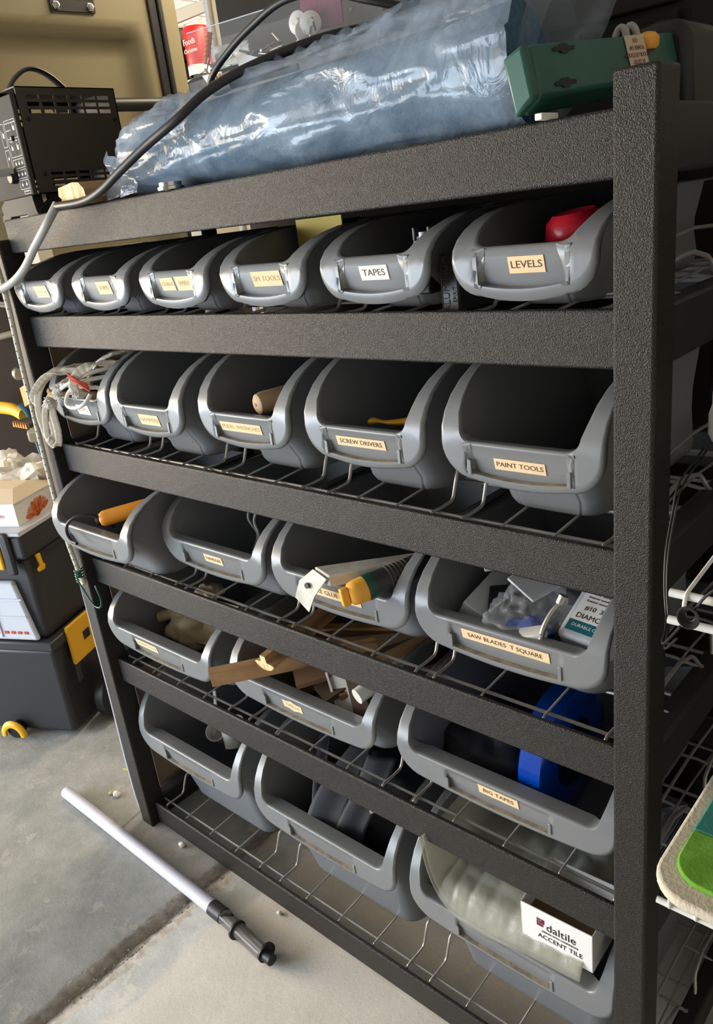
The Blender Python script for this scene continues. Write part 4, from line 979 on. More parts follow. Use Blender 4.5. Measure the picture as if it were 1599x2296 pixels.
    t = thing('screw_box', 'clear screw box with teal and white printed card in the SAW BLADES bin', 'box', (1.14, .03, .84))
    A = frame((-.037, .006, .012), (.062, -.004, -.003), (.010, .062, .034))
    MB().box((0, 0, -.030), (.072, .115, 0), A).build('clear_box', 'frosted', t, bev=.006, seg=3)
    MB().box((.008, .010, .0002), (.068, .100, .0010), A).build('card', 'teal_print', t, smooth=False)
    c_ = MB().box((.008, .026, .0011), (.068, .074, .0016), A).build('card_label', 'white_card', t, smooth=False)
    k = MB(); Rr = A @ T(.040, .032, .0019) 
    k.text('DIAMONDS', .0105, A @ T(.040, .033, .0018), depth=.0001).text('#10  3 1/2"', .0095, A @ T(.040, .046, .0018), depth=.0001)
    for i in range(3): k.text('Exterior wood screws', .0045, A @ T(.036, .057+.006*i, .0018), depth=.0001)
    k.build('card_text', 'print_black', c_, smooth=False)
    MB().text('DURABLE COATED', .0062, A @ T(.040, .019, .0012), depth=.0001).text('GOLD', .0085, A @ T(.036, .088, .0012), depth=.0001).build('card_heading', 'print_white', t, smooth=False)
    # garden tools bin
    t = thing('work_glove', 'pale tan work glove lying in the GARDEN TOOLS bin', 'glove', (.145, .14, .51))
    rnd_blob((0, 0, .03), .075, .07, .045, 2, .22, 22).build('palm', 'garden_glove', t, ang=180)
    for i in range(4):
        a = V((-.055+.006*i, -.050+.028*i, .055-.004*i)); MB().tube([V((.0, -.03+.022*i, .05)), a*.5+V((-.01, 0, .035)), a+V((-.02, 0, 0))], .013, 12, 5).build('finger', 'garden_glove', t)
    tag(MB().box((-.06, -.05, -.003), (.06, .05, .003), frame((.215, .13, .57), (1, .25, -.1), (-.1, .6, .8))).build('cardboard_piece', 'garden_glove', bev=.002), 'tan board standing behind the glove in the GARDEN TOOLS bin', 'board')
    # drills bin: mouldings
    def stick(name, a, b, poly, mt, lab, end='pine_end', cat='moulding', grp=None, up=(0, 0, 1)):
        a, b = V(a), V(b); d = (b-a).normalized(); x = d.cross(V(up)).normalized(); y = x.cross(d)
        P0 = [a+x*p[0]+y*p[1] for p in poly]; P1 = [p+(b-a) for p in P0]; n = len(poly)
        t = thing(name, lab, cat, a, grp); P0 = [p-a for p in P0]; P1 = [p-a for p in P1]
        MB().add(P0+P1, [tuple(range(n, 2*n))]+[(i, (i+1) % n, n+(i+1) % n, n+i) for i in range(n)]).build('length', mt, t, ang=30)
        MB().add(P0+[p+d*.0005 for p in P0], [tuple(range(n-1, -1, -1))]+[(i, (i+1) % n, n+(i+1) % n, n+i) for i in range(n)]).build('end_grain', end, t, smooth=False)
    rect = lambda w_, h_: [(-w_/2, -h_/2), (w_/2, -h_/2), (w_/2, h_/2), (-w_/2, h_/2)]
    base_cap = [(-.005, -.017), (.005, -.017), (.005, .004), (.003, .008), (.005, .012), (.004, .018), (-.002, .020), (-.005, .016)]
    stick('wood_moulding', (.452, -.055, .614), (.72, .22, .640), base_cap, 'pine', 'brown wood moulding sticking out furthest left from the DRILLS bin')
    tee = [(-.004*1.6, .016), (-.007, .003), (-.021, .001), (-.024, -.002), (-.016, -.010), (-.006, -.014), (.006, -.014), (.016, -.010), (.024, -.002), (.021, .001), (.007, .003), (.0064, .016)]
    stick('tee_moulding', (.566, -.016, .660), (.560, .25, .690), tee, 'pine', 'T-shaped wood moulding with bright end grain on the DRILLS bin pile')
    stick('wood_moulding', (.560, .09, .640), (.78, .27, .640), rect(.028, .034), 'dark_wood', 'dark square batten behind the T-shaped moulding', end='pine')
    stick('wood_slat', (.585, .030, .606), (.78, .28, .640), rect(.050, .008), 'dark_wood', 'dark thin slat under the T-shaped moulding', end='dark_wood')
    stick('wood_slat', (.635, .040, .585), (.74, .27, .66), rect(.055, .010), 'brown_card', 'broad brown slat in the middle of the DRILLS bin', end='dark_wood')
    stick('wood_slat', (.660, .060, .590), (.80, .25, .62), rect(.040, .010), 'dark_wood', 'short dark slat at the right of the DRILLS bin middle', end='dark_wood')
    stick('wood_slat', (.56, .06, .56), (.68, .30, .60), rect(.06, .012), 'brown_card', 'lowest brown slat on the floor of the DRILLS bin', end='dark_wood')
    for i, (a, b) in enumerate((((.50, .10, .650), (.88, .30, .668)), ((.60, .16, .655), (.93, .32, .655)), ((.72, .10, .645), (.80, .33, .668)))):
        stick('long_batten', a, b, rect(.020, .012), ('pine', 'dark_wood', 'pine')[i], 'wood batten seen through the wires above the DRILLS bin, %s' % ('the leftmost', 'the darkest', 'the shortest')[i], grp='battens above the drills bin')
    u = [(-.017, .004), (-.017, -.004), (.017, -.004), (.017, .004), (.013, .004), (.013, -.001), (-.013, -.001), (-.013, .004)]
    stick('channel_moulding', (.700, .042, .558), (.646, .072, .626), u, 'grey_moulding', 'pale grey channel with a barcode sticker in the DRILLS bin', end='grey_moulding', cat='channel', up=(.25, -.8, .5))
    stick('wood_slat', (.733, .046, .566), (.686, .080, .632), rect(.030, .012), 'brown_card', 'brown slat beside the grey channel in the DRILLS bin', end='pine', up=(.25, -.8, .5))
    tag(MB().tube([(.722, .045, .612), (.735, .10, .622), (.75, .2, .625)], .014, 18, 4).build('white_pipe', 'white_plastic'), 'white round pipe end at the right of the DRILLS bin', 'pipe')
    # big tapes: blue reel
    t = thing('blue_reel', 'glossy blue tape reel standing in the BIG TAPES bin', 'reel', (1.049, .142, .481))
    M = frame((-.018, 0, .104), (0, 1, 0), (.0, 0, 1))
    MB().lathe([(.040, .0), (.0975, .0), (.1015, .003), (.1015, .037), (.0975, .040), (.045, .040), (.042, .030), (.0, .028)], 64, M, cap=False).build('casing', 'blue_gloss', t)
    MB().lathe([(.0, .030), (.030, .036), (.034, .0425), (.050, .0425), (.053, .040)], 40, M, cap=False).build('hub', 'dark_blue', t)
    MB().tube([(.024, -.01, .13), (.030, -.004, .138), (.030, .01, .14)], .004, 8, 4).build('crank_knob', 'black_rubber', t)
    tag(rnd_blob((.93, .14, .55), .08, .08, .05, 41, .4, 20).build('dark_rag', 'black_cloth', ang=180), 'dark crumpled bag at the left of the BIG TAPES bin', 'bag')
    # bottom row
    for i, (x, y, z, s, tilt) in enumerate(((.140, .135, 0.233, 1, .5), (.200, .125, 0.233, 1.05, -.4), (.165, .17, 0.228, .9, .1), (.115, .16, 0.223, .9, -.2))):
        M = Matrix.Translation((x, y, z)) @ Matrix.Rotation(tilt, 4, 'X') @ Matrix.Rotation(tilt*.8, 4, 'Y')
        tag(MB().lathe([(.016*s, 0), (.024*s, .045), (.0225*s, .045), (.0145*s, .002), (0, .002)], 22, M, cap=False).build('pvc_fitting', 'white_plastic'), 'off-white cup-shaped fitting in the bottom left bin, %s' % ('second from left', 'the rightmost', 'behind the others', 'the leftmost')[i], 'fitting', 'cup-shaped fittings in the bottom left bin')
    t = MB().tube([(.120, .16, .345), (.126, .15, .31), (.128, .13, .27), (.130, .12, .245)], lambda u: .006 if u < .7 else .006+.012*math.sin((u-.7)/.3*math.pi*.8), 12, 8, flat=(.5, 1)).build('long_spoon', 'galvanised')
    tag(t, 'long dull metal spoon standing in the bottom left bin', 'spoon')
    def cloth(name, pts, w_, lab, mt='black_cloth', side=(1, .4, 0), cat='strap'):
        P = crom(pts, 8); rows = []
        for i, p in enumerate(P):
            s = V(side).normalized(); ww = w_(i/(len(P)-1)) if callable(w_) else w_
            rows.append([p+s*(ww*(j/8-.5))+V((0, .0022*math.cos(j*.9+i*.1), 0)) for j in range(9)])
        return tag(MB().grid(rows).build(name, mt, ang=180, fix=False, solid=.0025), lab, cat)
    cloth('bag_flap', [(.60, .16, .385), (.595, .10, .345), (.590, .055, .30), (.588, .035, .262), (.592, .030, .236)], lambda u: .045+.03*math.sin(u*3.1), 'dark pointed bag flap hanging over the lip of the middle bottom bin')
    cloth('bag_strap', [(.50, .16, .385), (.535, .10, .345), (.560, .06, .295), (.578, .042, .255), (.588, .038, .232)], .030, 'black webbing strap looping beside the flap in the middle bottom bin', side=(.6, .8, .3))
    cloth('side_pocket', [(.66, .15, .39), (.655, .10, .33), (.645, .06, .28), (.64, .05, .25)], .06, 'dark fabric pocket behind the flap in the middle bottom bin', cat='pocket')
    tag(rnd_blob((.62, .20, .20), .14, .10, .12, 51, .2, 24).build('fabric_bag', 'black_cloth', ang=180), 'black fabric bag filling the middle bottom bin', 'bag')
    tag(MB().lathe([(.003, 0), (.006, .003), (.003, .007)], 14, frame((.708, .06, .352), (1, 0, 0), (0, 0, 1))).build('brass_stud', 'chrome'), 'tiny brass stud shining in the dark of the middle bottom bin', 'stud')
    # daltile bin: quilted wrap
    def wrap(off, lab, mt):
        E_ = crom([(.874, 0, .430), (.879, 0, .400), (.885, 0, .369), (.902, 0, .330), (.935, 0, .305), (.975, 0, .300), (1.03, 0, .307), (1.085, 0, .314), (1.150, 0, .318)], 12); rows = []; nv = 56
        for j, p in enumerate(E_):
            r = []; side = max(0, min(1, (40-j)/30))
            for i in range(nv+1):
                t_ = i/nv; lip = min(1, t_/.07)
                y = -.010+off*.004-.006*math.sin(lip*math.pi)*(1-side)*0+.30*t_
                z = p.z+(max(0, .3405-p.z)*(1-(1-lip)**2))*(1-side*.3)+.045*t_**1.3*(1-side)+.05*side*t_
                qx = abs(math.sin(j*math.pi/9+.3*(i//8 % 2))); qy = abs(math.sin(i*math.pi/8)); q_ = (min(qx, .8)*min(qy, .8))
                z += .0045*q_*(1-side)+off*.0055; x = p.x+off*.005*side+.0045*q_*side+.03*t_*side
                z += .0015*noise.noise(V((x*30, y*30, off)))
                r.append(V((x, y, z)))
            rows.append(r)
        return tag(MB().grid(rows).build('air_cushion_wrap', mt, ang=180, fix=False, solid=.0022), lab, 'wrap', 'layers of quilted wrap')
    wrap(0, 'lower layer of quilted yellowed plastic wrap lining the bottom right bin', 'film_wrap'); wrap(1, 'upper layer of quilted yellowed plastic wrap lining the bottom right bin', 'film_wrap')
    tag(rnd_blob((.95, .15, .25), .060, .08, .045, 61, .15, 26).build('air_pillow', 'bubble_film', ang=180), 'translucent air pillow behind the wrap in the bottom right bin', 'pillow')
    t = thing('tile_box', 'white open carton printed ACCENT TILE on the quilted wrap in the bottom bin', 'carton', (1.11, .03, .33))
    A = frame((-.058, -.030, .002), (1, .03, .0), (-.06, .0, 1)); W_, H_ = .112, .070
    MB().box((0, 0, -.0012), (W_, H_, 0), A).build('front_panel', 'white_card', t, smooth=False)
    MB().box((0, 0, -.10), (.0012, H_, 0), A).build('side_panel', 'white_card', t, smooth=False)
    MB().box((W_-.0012, 0, -.10), (W_, H_, 0), A).build('side_panel', 'white_card', t, smooth=False)
    MB().box((0, 0, -.10), (W_, H_, -.0988), A).build('back_panel', 'white_card', t, smooth=False)
    MB().box((0, 0, -.10), (W_, .0012, 0), A).build('base_panel', 'white_card', t, smooth=False)
    MB().box((.002, .035, -.097), (W_-.002, .037, -.003), A).build('dark_tiles', 'dark_wood', t, smooth=False)
    MB().text('daltile', .0195, A @ T(.064, .043, .0003), depth=.0002).text('DESIGN WITH CONFIDENCE', .0044, A @ T(.062, .0315, .0003), depth=.0002).text('ACCENT TILE', .0115, A @ T(.062, .021, .0003), depth=.0002).build('print', 'print_black', t, smooth=False)
    k = MB()
    for a, b in (((.026, .040), (.036, .0445)), ((.0295, .0455), (.038, .050)), ((.026, .051), (.032, .054)), ((.033, .0505), (.038, .054)), ((.026, .045), (.0285, .050))): k.box((a[0], a[1], 0), (b[0], b[1], .0005), A)
    k.build('logo', 'print_maroon', t, smooth=False)
    # under the HANDLES bin, pale gloves seen through the wires
    tag(rnd_blob((.235, .125, .655), .030, .03, .016, 71, .4, 18).build('pale_glove', 'garden_glove', ang=180), 'pale glove seen through the wires below the HANDLES bin', 'glove')
    for i, (a, b, w_) in enumerate((((1.00, .12, .905), (1.08, .20, .905), .05), ((1.06, .10, .895), (1.10, .22, .91), .04))):
        tag(MB().box((-.05, -.025, -.002), (.05, .025, .002), frame(a, V(b)-V(a), (-.6, .5, .3))).build('plastic_bracket', 'frosted', bev=.001), 'frosted bracket seen through the wires under the PAINT TOOLS bin, %s' % ('the left one', 'the right one')[i], 'bracket', 'frosted brackets')
    tag(rnd_blob((.90, .13, .91), .022, .02, .018, 81, .3, 16).build('pale_dome', 'tube_white', ang=180), 'pale rounded dome seen through the wires below the SCREW DRIVERS bin', 'dome')
contents()

# ---------------------------------------------------------------- floor things
def floor_things():
    t = thing('tube_lamp_guard', 'long white plastic tube with a smoky clear end section lying on the floor', 'tube', (-.30, -.087, .0))
    a = V((0, 0, .0172)); d = V((.645, -.008, 0)); e = V((.830, -.020, 0))
    MB().tube([a, a+d], .0150, 28, 0).build('white_tube', 'tube_white', t)
    MB().tube([a+d*.985, a+d*1.045], .0172, 28, 0).build('collar', 'black_rubber', t)
    MB().tube([a+d*1.045, a+V((.812, -.019, 0))], .0158, 28, 0).build('clear_section', 'smoky', t)
    MB().tube([a+d*1.04, a+V((.812, -.019, 0))], .0035, 12, 0).build('inner_rod', 'grey_moulding', t)
    for u in (.722, .812): MB().tube([a+V((u, -.014, 0)), a+V((u+.005, -.0145, 0))], .0205, 28, 0).build('flange', 'black_rubber', t)
    MB().tube([a+V((.812, -.019, 0)), a+V((.838, -.020, 0))], .0115, 22, 0).build('end_knob', 'black_rubber', t)
    m = MB()
    for sg in (-1, 1):
        for k in range(6):
            u = .676+.022*k/5; th = .9*sg*(1-k/5)+1.1
            m.box((u-.002, -.0030, -.0006), (u+.004, .0030, .0008), Matrix.Translation((0, -.012, .0172)) @ Matrix.Rotation(-th+.6, 4, 'X') @ T(0, 0, .0165))
    m.build('arrow_print', 'black_rubber', t, smooth=False)
    for i, (x, y, s, mt, lab) in enumerate(((-.185, -.006, 1, 'stone_white', 'white pebble on the concrete left of the rack'), (-.206, -.012, .6, 'leaf', 'yellow-green pebble beside the white one'), (-.155, .08, 1.2, 'stone_white', 'white pebble close to the left post foot'), (.115, -.015, .8, 'stone_white', 'pale chip of stone against the bottom rail'), (.455, -.012, .5, 'stone_white', 'small white crumb beside the bottom rail at the tube end'))):
        tag(rnd_blob((x, y, .007*s), .012*s, .009*s, .007*s, i*7+1, .2, 14).build('pebble', mt, ang=180), lab, 'pebble')
    for i in range(7):
        x = -.245+.02*random.uniform(-1, 1); y = .085+.025*random.uniform(-1, 1); th = random.uniform(0, 6)
        M = Matrix.Translation((x, y, .0015)) @ Matrix.Rotation(th, 4, 'Z') @ Matrix.Rotation(.15, 4, 'X')
        tag(MB().prism([(-.011, 0), (-.004, .004), (.006, .0035), (.012, 0), (.005, -.004), (-.005, -.0035)], .0008, M).build('dry_leaf', 'leaf', smooth=False), 'dry yellow-green leaf on the floor left of the rack', 'leaf', 'dry leaves left of the rack')
    m = MB()
    for i in range(170):
        y = random.uniform(-.62, .0); x = random.uniform(.250, .272); s = random.uniform(.0008, .0030)
        M = Matrix.Translation((x, y, -.008+s*.3)) @ Matrix.Rotation(random.uniform(0, 6), 4, 'Z'); m.lathe([(s*.5, -s*.6), (s, 0), (s*.6, s*.6)], 5, M)
    tag(m.build('joint_grit', 'dust', smooth=False), 'brown grit and gravel lying in the concrete joint', 'grit', kind='stuff')
floor_things()

def toolbox():
    B = V((-.49, .06, 0)); f = V((-.9, -.44, 0)).normalized(); r = V((-.44, .9, 0)).normalized()
    t = thing('rolling_toolbox', 'black two-tier rolling toolbox with yellow latches left of the rack', 'toolbox', B)
    M = Matrix((f, r, V((0, 0, 1)))).transposed().to_4x4()   # local: x along the front, y back, z up
    def bx(a, b): return MB().box(a, b, M)
    W_, D_ = .50, .36
    def taper(z0, z1, i0, i1):
        return MB().hexa([M @ V(p) for p in ((i0, i0, z0), (W_-i0, i0, z0), (W_-i0, D_-i0, z0), (i0, D_-i0, z0), (i1, i1, z1), (W_-i1, i1, z1), (W_-i1, D_-i1, z1), (i1, D_-i1, z1))])
    taper(.012, .315, .028, .004).build('lower_bin', 'charcoal_plastic', t, bev=.014, seg=3)
    bx((-.006, -.006, .315), (W_+.006, D_+.006, .345)).build('rim', 'charcoal_plastic', t, bev=.006)
    taper(.347, .60, .016, .010).build('upper_bin', 'charcoal_plastic', t, bev=.014, seg=3)
    bx((-.004, -.006, .602), (W_+.004, D_+.006, .672)).build('lid', 'charcoal_plastic', t, bev=.010, seg=3)
    bx((-.008, -.010, .672), (W_+.008, D_+.010, .686)).build('lid_tray', 'frosted', t, bev=.004)
    for u in (.030, .42): bx((u, -.018, .56), (u+.030, -.004, .685)).build('handle_lug', 'charcoal_plastic', t, bev=.008)
    bx((.066, -.016, .575), (.180, -.006, .668)).build('front_latch', 'yellow_plastic', t, bev=.006)
    MB().hexa([M @ V(p) for p in ((.036, -.004, .350), (.40, -.004, .350), (.40, .012, .350), (.036, .012, .350), (.068, -.004, .535), (.37, -.004, .535), (.37, .012, .535), (.068, .012, .535))]).build('organiser_lid', 'frosted', t, bev=.006)
    for u in (.15, .24): bx((u, -.008, .36), (u+.004, -.004, .53)).build('organiser_rib', 'tube_white', t)
    for z in (.425, .48): bx((.05, -.008, z), (.385, -.004, z+.004)).build('organiser_rib', 'tube_white', t)
    m = MB()
    for k in range(10): m.box((.062+k*.022, -.0065, .372), (.074+k*.022, -.0045, .380), M)
    m.build('lid_print', 'red_string', t, smooth=False)
    # right side: big clasp
    c = MB().box((-.016, .058, .235), (-.004, .205, .358), M).build('side_clasp', 'yellow_plastic', t, bev=.004)
    o = MB().box((-.0175, .118, .285), (-.0155, .150, .312), M).build('clasp_slot', 'black_rubber', c, bev=.001)
    bx((-.010, .060, .175), (-.002, .080, .235)).build('clasp_rib', 'charcoal_plastic', t, bev=.003)
    MB().prism([(.034, .600), (.050, .600), (.052, .570), (.060, .562), (.052, .550), (.030, .552), (.028, .560), (.040, .568)], .006, M @ Matrix(((0, 0, -1, -.0), (1, 0, 0, 0), (0, 1, 0, 0), (0, 0, 0, 1)))).build('side_tab', 'yellow_plastic', t, bev=.001)
    # wheels
    def wheel(u, y, rr, w_): 
        Mx = M @ T(u, y, rr) @ Matrix.Rotation(math.pi/2, 4, 'X')
        return MB().lathe([(rr*.4, -w_/2), (rr*.92, -w_/2), (rr, -w_*.3), (rr, w_*.3), (rr*.92, w_/2), (rr*.4, w_/2)], 28, Mx)
    wheel(.225, .012, .026, .026).build('caster', 'black_rubber', t)
    MB().tube([M @ V((.225+.036*math.cos(a), -.004, .012+.040*math.sin(a))) for a in [math.pi*k/8 for k in range(9)]], .007, 10, 4, flat=(1, 1.6)).build('caster_arch', 'yellow_plastic', t)
    Mx = M @ T(-.034, .165, .082) @ Matrix.Rotation(math.pi/2, 4, 'Y')
    MB().lathe([(.03, -.02), (.072, -.02), (.080, -.014), (.080, .014), (.072, .02), (.03, .02)], 32, Mx).build('rear_wheel', 'black_rubber', t)
    # food carton on top
    ztop = .6865
    ct = thing('takeaway_carton', 'white takeaway carton with orange cutlery print on the toolbox lid', 'carton', B+M @ V((.02, .03, ztop)))
    rel = M @ V((.02, .03, ztop))
    A_ = lambda p: M @ V(p)
    # carton local box: faces along toolbox axes
    bw, bd, bh = .22, .17, .070
    b0 = [(.0, .0, 0), (bw, .0, 0), (bw, bd, 0), (.0, bd, 0)]; t0 = [(-.012, -.012, bh), (bw+.012, -.012, bh), (bw+.012, bd+.012, bh), (-.012, bd+.012, bh)]
    MB().hexa([A_(p) for p in b0+t0]).build('box_body', 'white_card', ct, smooth=False)
    MB().hexa([A_(p) for p in ((-.014, -.014, bh), (bw+.014, -.014, bh), (bw+.014, bd+.014, bh), (-.014, bd+.014, bh), (.03, .05, bh+.022), (bw-.03, .05, bh+.022), (bw-.03, bd-.05, bh+.022), (.03, bd-.05, bh+.022))]).build('folded_top', 'tan_card', ct, smooth=False)
    # side facing the rack (local -x face): cutlery print
    sl = V((-.012, 0, bh)); 
    Fs = frame(A_((-.0008, .085, 0)), -r*-1, M @ V((-.012, 0, bh)))   # x along r
    zz = Fs.to_3x3() @ V((0, 0, 1)); s_ = 1 if zz.dot(f) < 0 else -1
    k = MB()
    def sp(cx, cz, ang, L, w_): 
        Q = Fs @ T(cx, cz, .0004*s_) @ Matrix.Rotation(ang, 4, 'Z')
        pl = [(w_*math.cos(a)*.5, L*.72+w_*1.0*math.sin(a)) for a in [2*math.pi*i/16 for i in range(16)]]
        k.prism(pl, .0004*s_, Q); k.prism([(-w_*.16, 0), (w_*.16, 0), (w_*.16, L*.6), (-w_*.16, L*.6)], .0004*s_, Q)
    def fk(cx, cz, ang, L, w_):
        Q = Fs @ T(cx, cz, .0004*s_) @ Matrix.Rotation(ang, 4, 'Z')
        for i in range(4): k.prism([(-w_/2+i*w_/3.4, L*.45), (-w_/2+i*w_/3.4+w_*.13, L*.45), (-w_/2+i*w_/3.4+w_*.13, L), (-w_/2+i*w_/3.4, L)], .0004*s_, Q)
        k.prism([(-w_*.2, 0), (w_*.2, 0), (w_*.5, L*.5), (-w_*.5, L*.5)], .0004*s_, Q)
    for ang, kind in ((1.35, 's'), (.95, 'f'), (.5, 's'), (.12, 'f'), (-.28, 's'), (-.65, 'f'), (-1.05, 's')):
        (sp if kind == 's' else fk)(.0, .003, ang, .052, .016)
    k.build('cutlery_print', 'print_orange', ct, smooth=False)
    Ff = frame(A_((.085, -.0068, bh*.45)), -f, M @ V((0, -.012, bh)))
    MB().text('RAKHIS KITCHEN', .013, Ff @ T(0, 0, .001), depth=.0002).build('front_print', 'print_orange', ct, smooth=False)
    k = MB(); Fk = Ff @ T(-.005, .030, .001)
    for ang in (.2, .6, -.2): k.prism([(-.002, 0), (.002, 0), (.004, .02), (-.004, .02)], .0003, Fk @ Matrix.Rotation(ang+.9, 4, 'Z'))
    k.build('cutlery_print', 'print_orange', ct, smooth=False)
    Ft = frame(A_((.060, .018, bh+.0125)), r, -f*-1 + V((0, 0, .3)))
    k = MB().text('Rakhis KITCHEN', .014, frame(A_((-.012+.020, .085, bh+.011)), -r, f+V((0, 0, .5))) @ T(0, 0, .0008), depth=.0002); k.build('top_print', 'print_orange', ct, smooth=False)
    # napkins
    for i, (c, sx, sy, sz, sd, lab) in enumerate((((-.72, .24, .742), .12, .08, .055, 5, 'crumpled pale paper napkin behind the carton'), ((-.80, .21, .760), .09, .07, .060, 9, 'second crumpled napkin at the far left'))):
        o = rnd_blob(c, sx, sy, sz, sd, .55, 14); tag(o.build('paper_napkin', 'paper', ang=10), lab, 'napkin')
    pts = [(-.62, .25, .73), (-.70, .16, .735), (-.60, .20, .80), (-.56, .29, .812), (-.66, .30, .75)]
    tag(MB().add(pts, [(0, 1, 2), (0, 2, 3), (0, 3, 4), (1, 4, 0), (1, 2, 4), (2, 3, 4)]).build('folded_napkin', 'paper', smooth=False), 'folded napkin point rising behind the carton', 'napkin')
toolbox()

def clutter():
    # items between the locker and the toolbox
    t = thing('hand_tool', 'yellow and green handled tool with a pale blue leg, left of the rope bin', 'tool', (-.93, .31, .885))
    MB().tube([(-.20, -.05, .035), (-.02, .02, .033), (.03, .03, .015)], .020, 14, 6, flat=(1, .8)).build('grip', 'yellow_plastic', t)
    MB().tube([(.020, .035, .045), (.042, .045, .02), (.055, .045, -.05), (.07, .045, -.14)], .016, 12, 6, flat=(.5, 1)).build('leg', 'tape_blue', t)
    MB().tube([(.050, .055, .047), (.075, .065, .02), (.09, .065, -.05), (.105, .065, -.14)], .022, 12, 6, flat=(.6, 1)).build('stand', 'black_rubber', t)
    tag(MB().tube([(-1.05, .30, 1.16), (-.95, .34, 1.235), (-.88, .40, 1.22), (-.85, .43, 1.16), (-.84, .44, 1.12)], .011, 12, 8).build('curved_handlebar', 'chrome'), 'curved silver handlebar rising at the far left edge', 'handlebar')
    tag(MB().tube([(-1.05, .33, 1.125), (-.95, .37, 1.14), (-.84, .45, 1.155)], .010, 12, 4).build('bronze_rail', 'khaki_sheet'), 'bronze rail below the silver handlebar', 'rail')
    tag(MB().box((-.90, .42, 1.02), (-.80, .50, 1.13)).build('black_box_camera', 'black_plastic', bev=.008), 'small black box hanging under the handlebar', 'box')
    tag(MB().lathe([(.0, -.03), (.03, -.03), (.034, -.02), (.034, .02), (.026, .03), (0, .03)], 24, frame((-.80, .38, 1.035), (.3, 1, 0), (0, 0, 1))).build('round_motor', 'black_rubber'), 'round black motor beside the orange tag', 'motor')
    tag(MB().lathe([(.0, -.02), (.018, -.02), (.022, .0), (.018, .02), (0, .02)], 20, frame((-.87, .35, 1.03), (.3, 1, 0), (0, 0, 1))).build('bell', 'steel'), 'small metal bell left of the round motor', 'bell')
    tag(MB().box((-.018, -.030, -.002), (.018, .030, .002), frame((-.845, .34, .965), (1, .2, .4), (-.3, .2, 1))).build('orange_tag', 'orange_tag', smooth=False), 'orange tag dangling in the clutter left of the bungee cord', 'tag')
    t = thing('grip_tray', 'small tray with orange teeth in the clutter left of the rack', 'tray', (-.83, .33, .885))
    MB().box((-.05, -.035, -.008), (.05, .035, .008)).build('plate', 'panel_grey', t, bev=.003)
    for i in range(6): MB().prism([(-.006, -.008), (.006, -.008), (0, .010)], .004, FRONT((-.042+.016*i, -.036, 0))).build('tooth', 'orange_tag', t, smooth=False)
    MB().tube([(-.01, 0, -.01), (-.005, 0, -.05), (.02, 0, -.06)], .006, 8, 4).build('bracket', 'chrome', t)
    tag(rnd_blob((-.72, .43, .80), .17, .10, .07, 15, .3, 18).build('maroon_cloth', 'maroon', ang=180), 'dark maroon cloth heap behind the napkins', 'cloth')
    tag(MB().box((-.90, .425, .0), (-.60, .60, .74)).build('brown_carton', 'dark_brown', bev=.01), 'dark brown carton standing behind the rolling toolbox', 'carton')
    tag(MB().box((-.88, .485, .742), (-.64, .595, .985)).build('dark_backpack', 'black_cloth', bev=.03, seg=3), 'dark backpack standing on the brown carton', 'backpack')
    tag(MB().box((-.10, -.02, -.035), (.10, .02, .035), frame((-.66, .34, .87), (.6, .5, .0), (0, 0, 1))).build('khaki_pouch', 'khaki_sheet', bev=.01), 'khaki pouch leaning by the maroon cloth', 'pouch')
clutter()

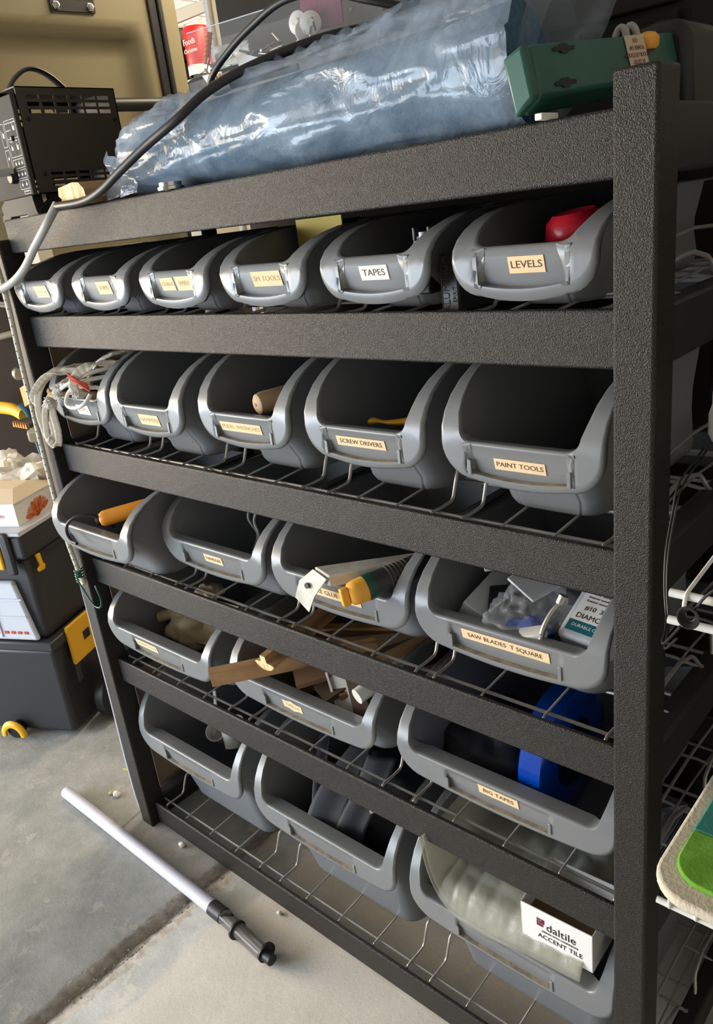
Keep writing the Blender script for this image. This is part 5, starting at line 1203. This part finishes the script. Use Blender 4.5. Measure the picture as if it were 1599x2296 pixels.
# ---------------------------------------------------------------- white wire shelving on the right
def wire_rack():
    for i, (x0, y0, z0, H, lab) in enumerate(((1.322, -.168, 1.056, .024, 'white coated wire shelf right of the post, the upper one'), (1.303, -.128, .704, .026, 'white coated wire shelf right of the post, the lower one under the mop pad'))):
        t = thing('wire_shelf', lab, 'shelf', (x0, y0, z0), 'white coated wire shelves')
        MB().tube([(0, 0, 0), (.78, 0, 0)], .0036, 12, 0).build('front_rod', 'white_paint', t)
        MB().tube([(0, -.002, -H), (.78, -.002, -H)], .0036, 12, 0).build('front_rod', 'white_paint', t)
        MB().tube([(0, .39, 0), (.78, .39, 0)], .0036, 12, 0).build('rear_rod', 'white_paint', t)
        w_ = MB().tube([(.014, .39, .004), (.014, .004, .004), (.014, -.004, .001), (.014, -.0055, -H)], .0018, 8, 4).build('cross_wire', 'white_paint', t)
        for k in range(1, 29):
            c = w_.copy(); sc.collection.objects.link(c); c.parent = t; c.location = (.0265*k, 0, 0)
    t = thing('mop_pad', 'cream fringed mop pad with green and teal stripes on the lower wire shelf', 'pad', (1.36, -.05, .712))
    O = V((1.36, -.05, .712))
    def rr(x0, y0, x1, y1, r): 
        p = []
        for cx, cy, a0 in ((x0+r, y0+r, math.pi), (x1-r, y0+r, 1.5*math.pi), (x1-r, y1-r, 0), (x0+r, y1-r, .5*math.pi)):
            p += [(cx+r*math.cos(a0+k*math.pi/16), cy+r*math.sin(a0+k*math.pi/16)) for k in range(9)]
        return p
    Tm = Matrix.Translation(-O)
    MB().prism(rr(1.300, -.160, 1.50, .22, .042), .014, T(0, 0, .709)).v
    MB().prism([(x-O.x, y-O.y) for x, y in rr(1.300, -.160, 1.50, .22, .042)], .012, T(0, 0, -.002)).build('fringe', 'mat_cream', t, bev=.004, seg=3)
    g = rr(1.315, -.138, 1.485, .20, .034)
    def clip(pl, y, keep_low):
        out = []
        for i in range(len(pl)):
            a, b = pl[i], pl[(i+1) % len(pl)]; ia = (a[1] <= y) == keep_low; ib = (b[1] <= y) == keep_low
            if ia: out.append(a)
            if ia != ib:
                u = (y-a[1])/(b[1]-a[1]); out.append((a[0]+(b[0]-a[0])*u, y))
        return out
    MB().prism([(x-O.x, y-O.y) for x, y in clip(g, -.066, True)], .006, T(0, 0, .009)).build('green_band', 'mat_green', t, bev=.002)
    MB().prism([(x-O.x, y-O.y) for x, y in clip(g, -.066, False)], .006, T(0, 0, .009)).build('teal_band', 'mat_teal', t, bev=.002)
    tag(MB().lathe([(.0, 0), (.013, .002), (.017, .010), (.017, .030), (.014, .040), (.014, .052), (.010, .058), (0, .06)], 26, frame((1.290, .055, 1.115), (1, 0, 0), (0, 1, 0)), cap=False).tube([(1.290, .055, 1.115), (1.30, .07, 1.06)], .004, 8, 0).build('white_bottle', 'white_plastic'), 'small white plastic bottle at the right edge, level with the rope bin', 'bottle')
wire_rack()
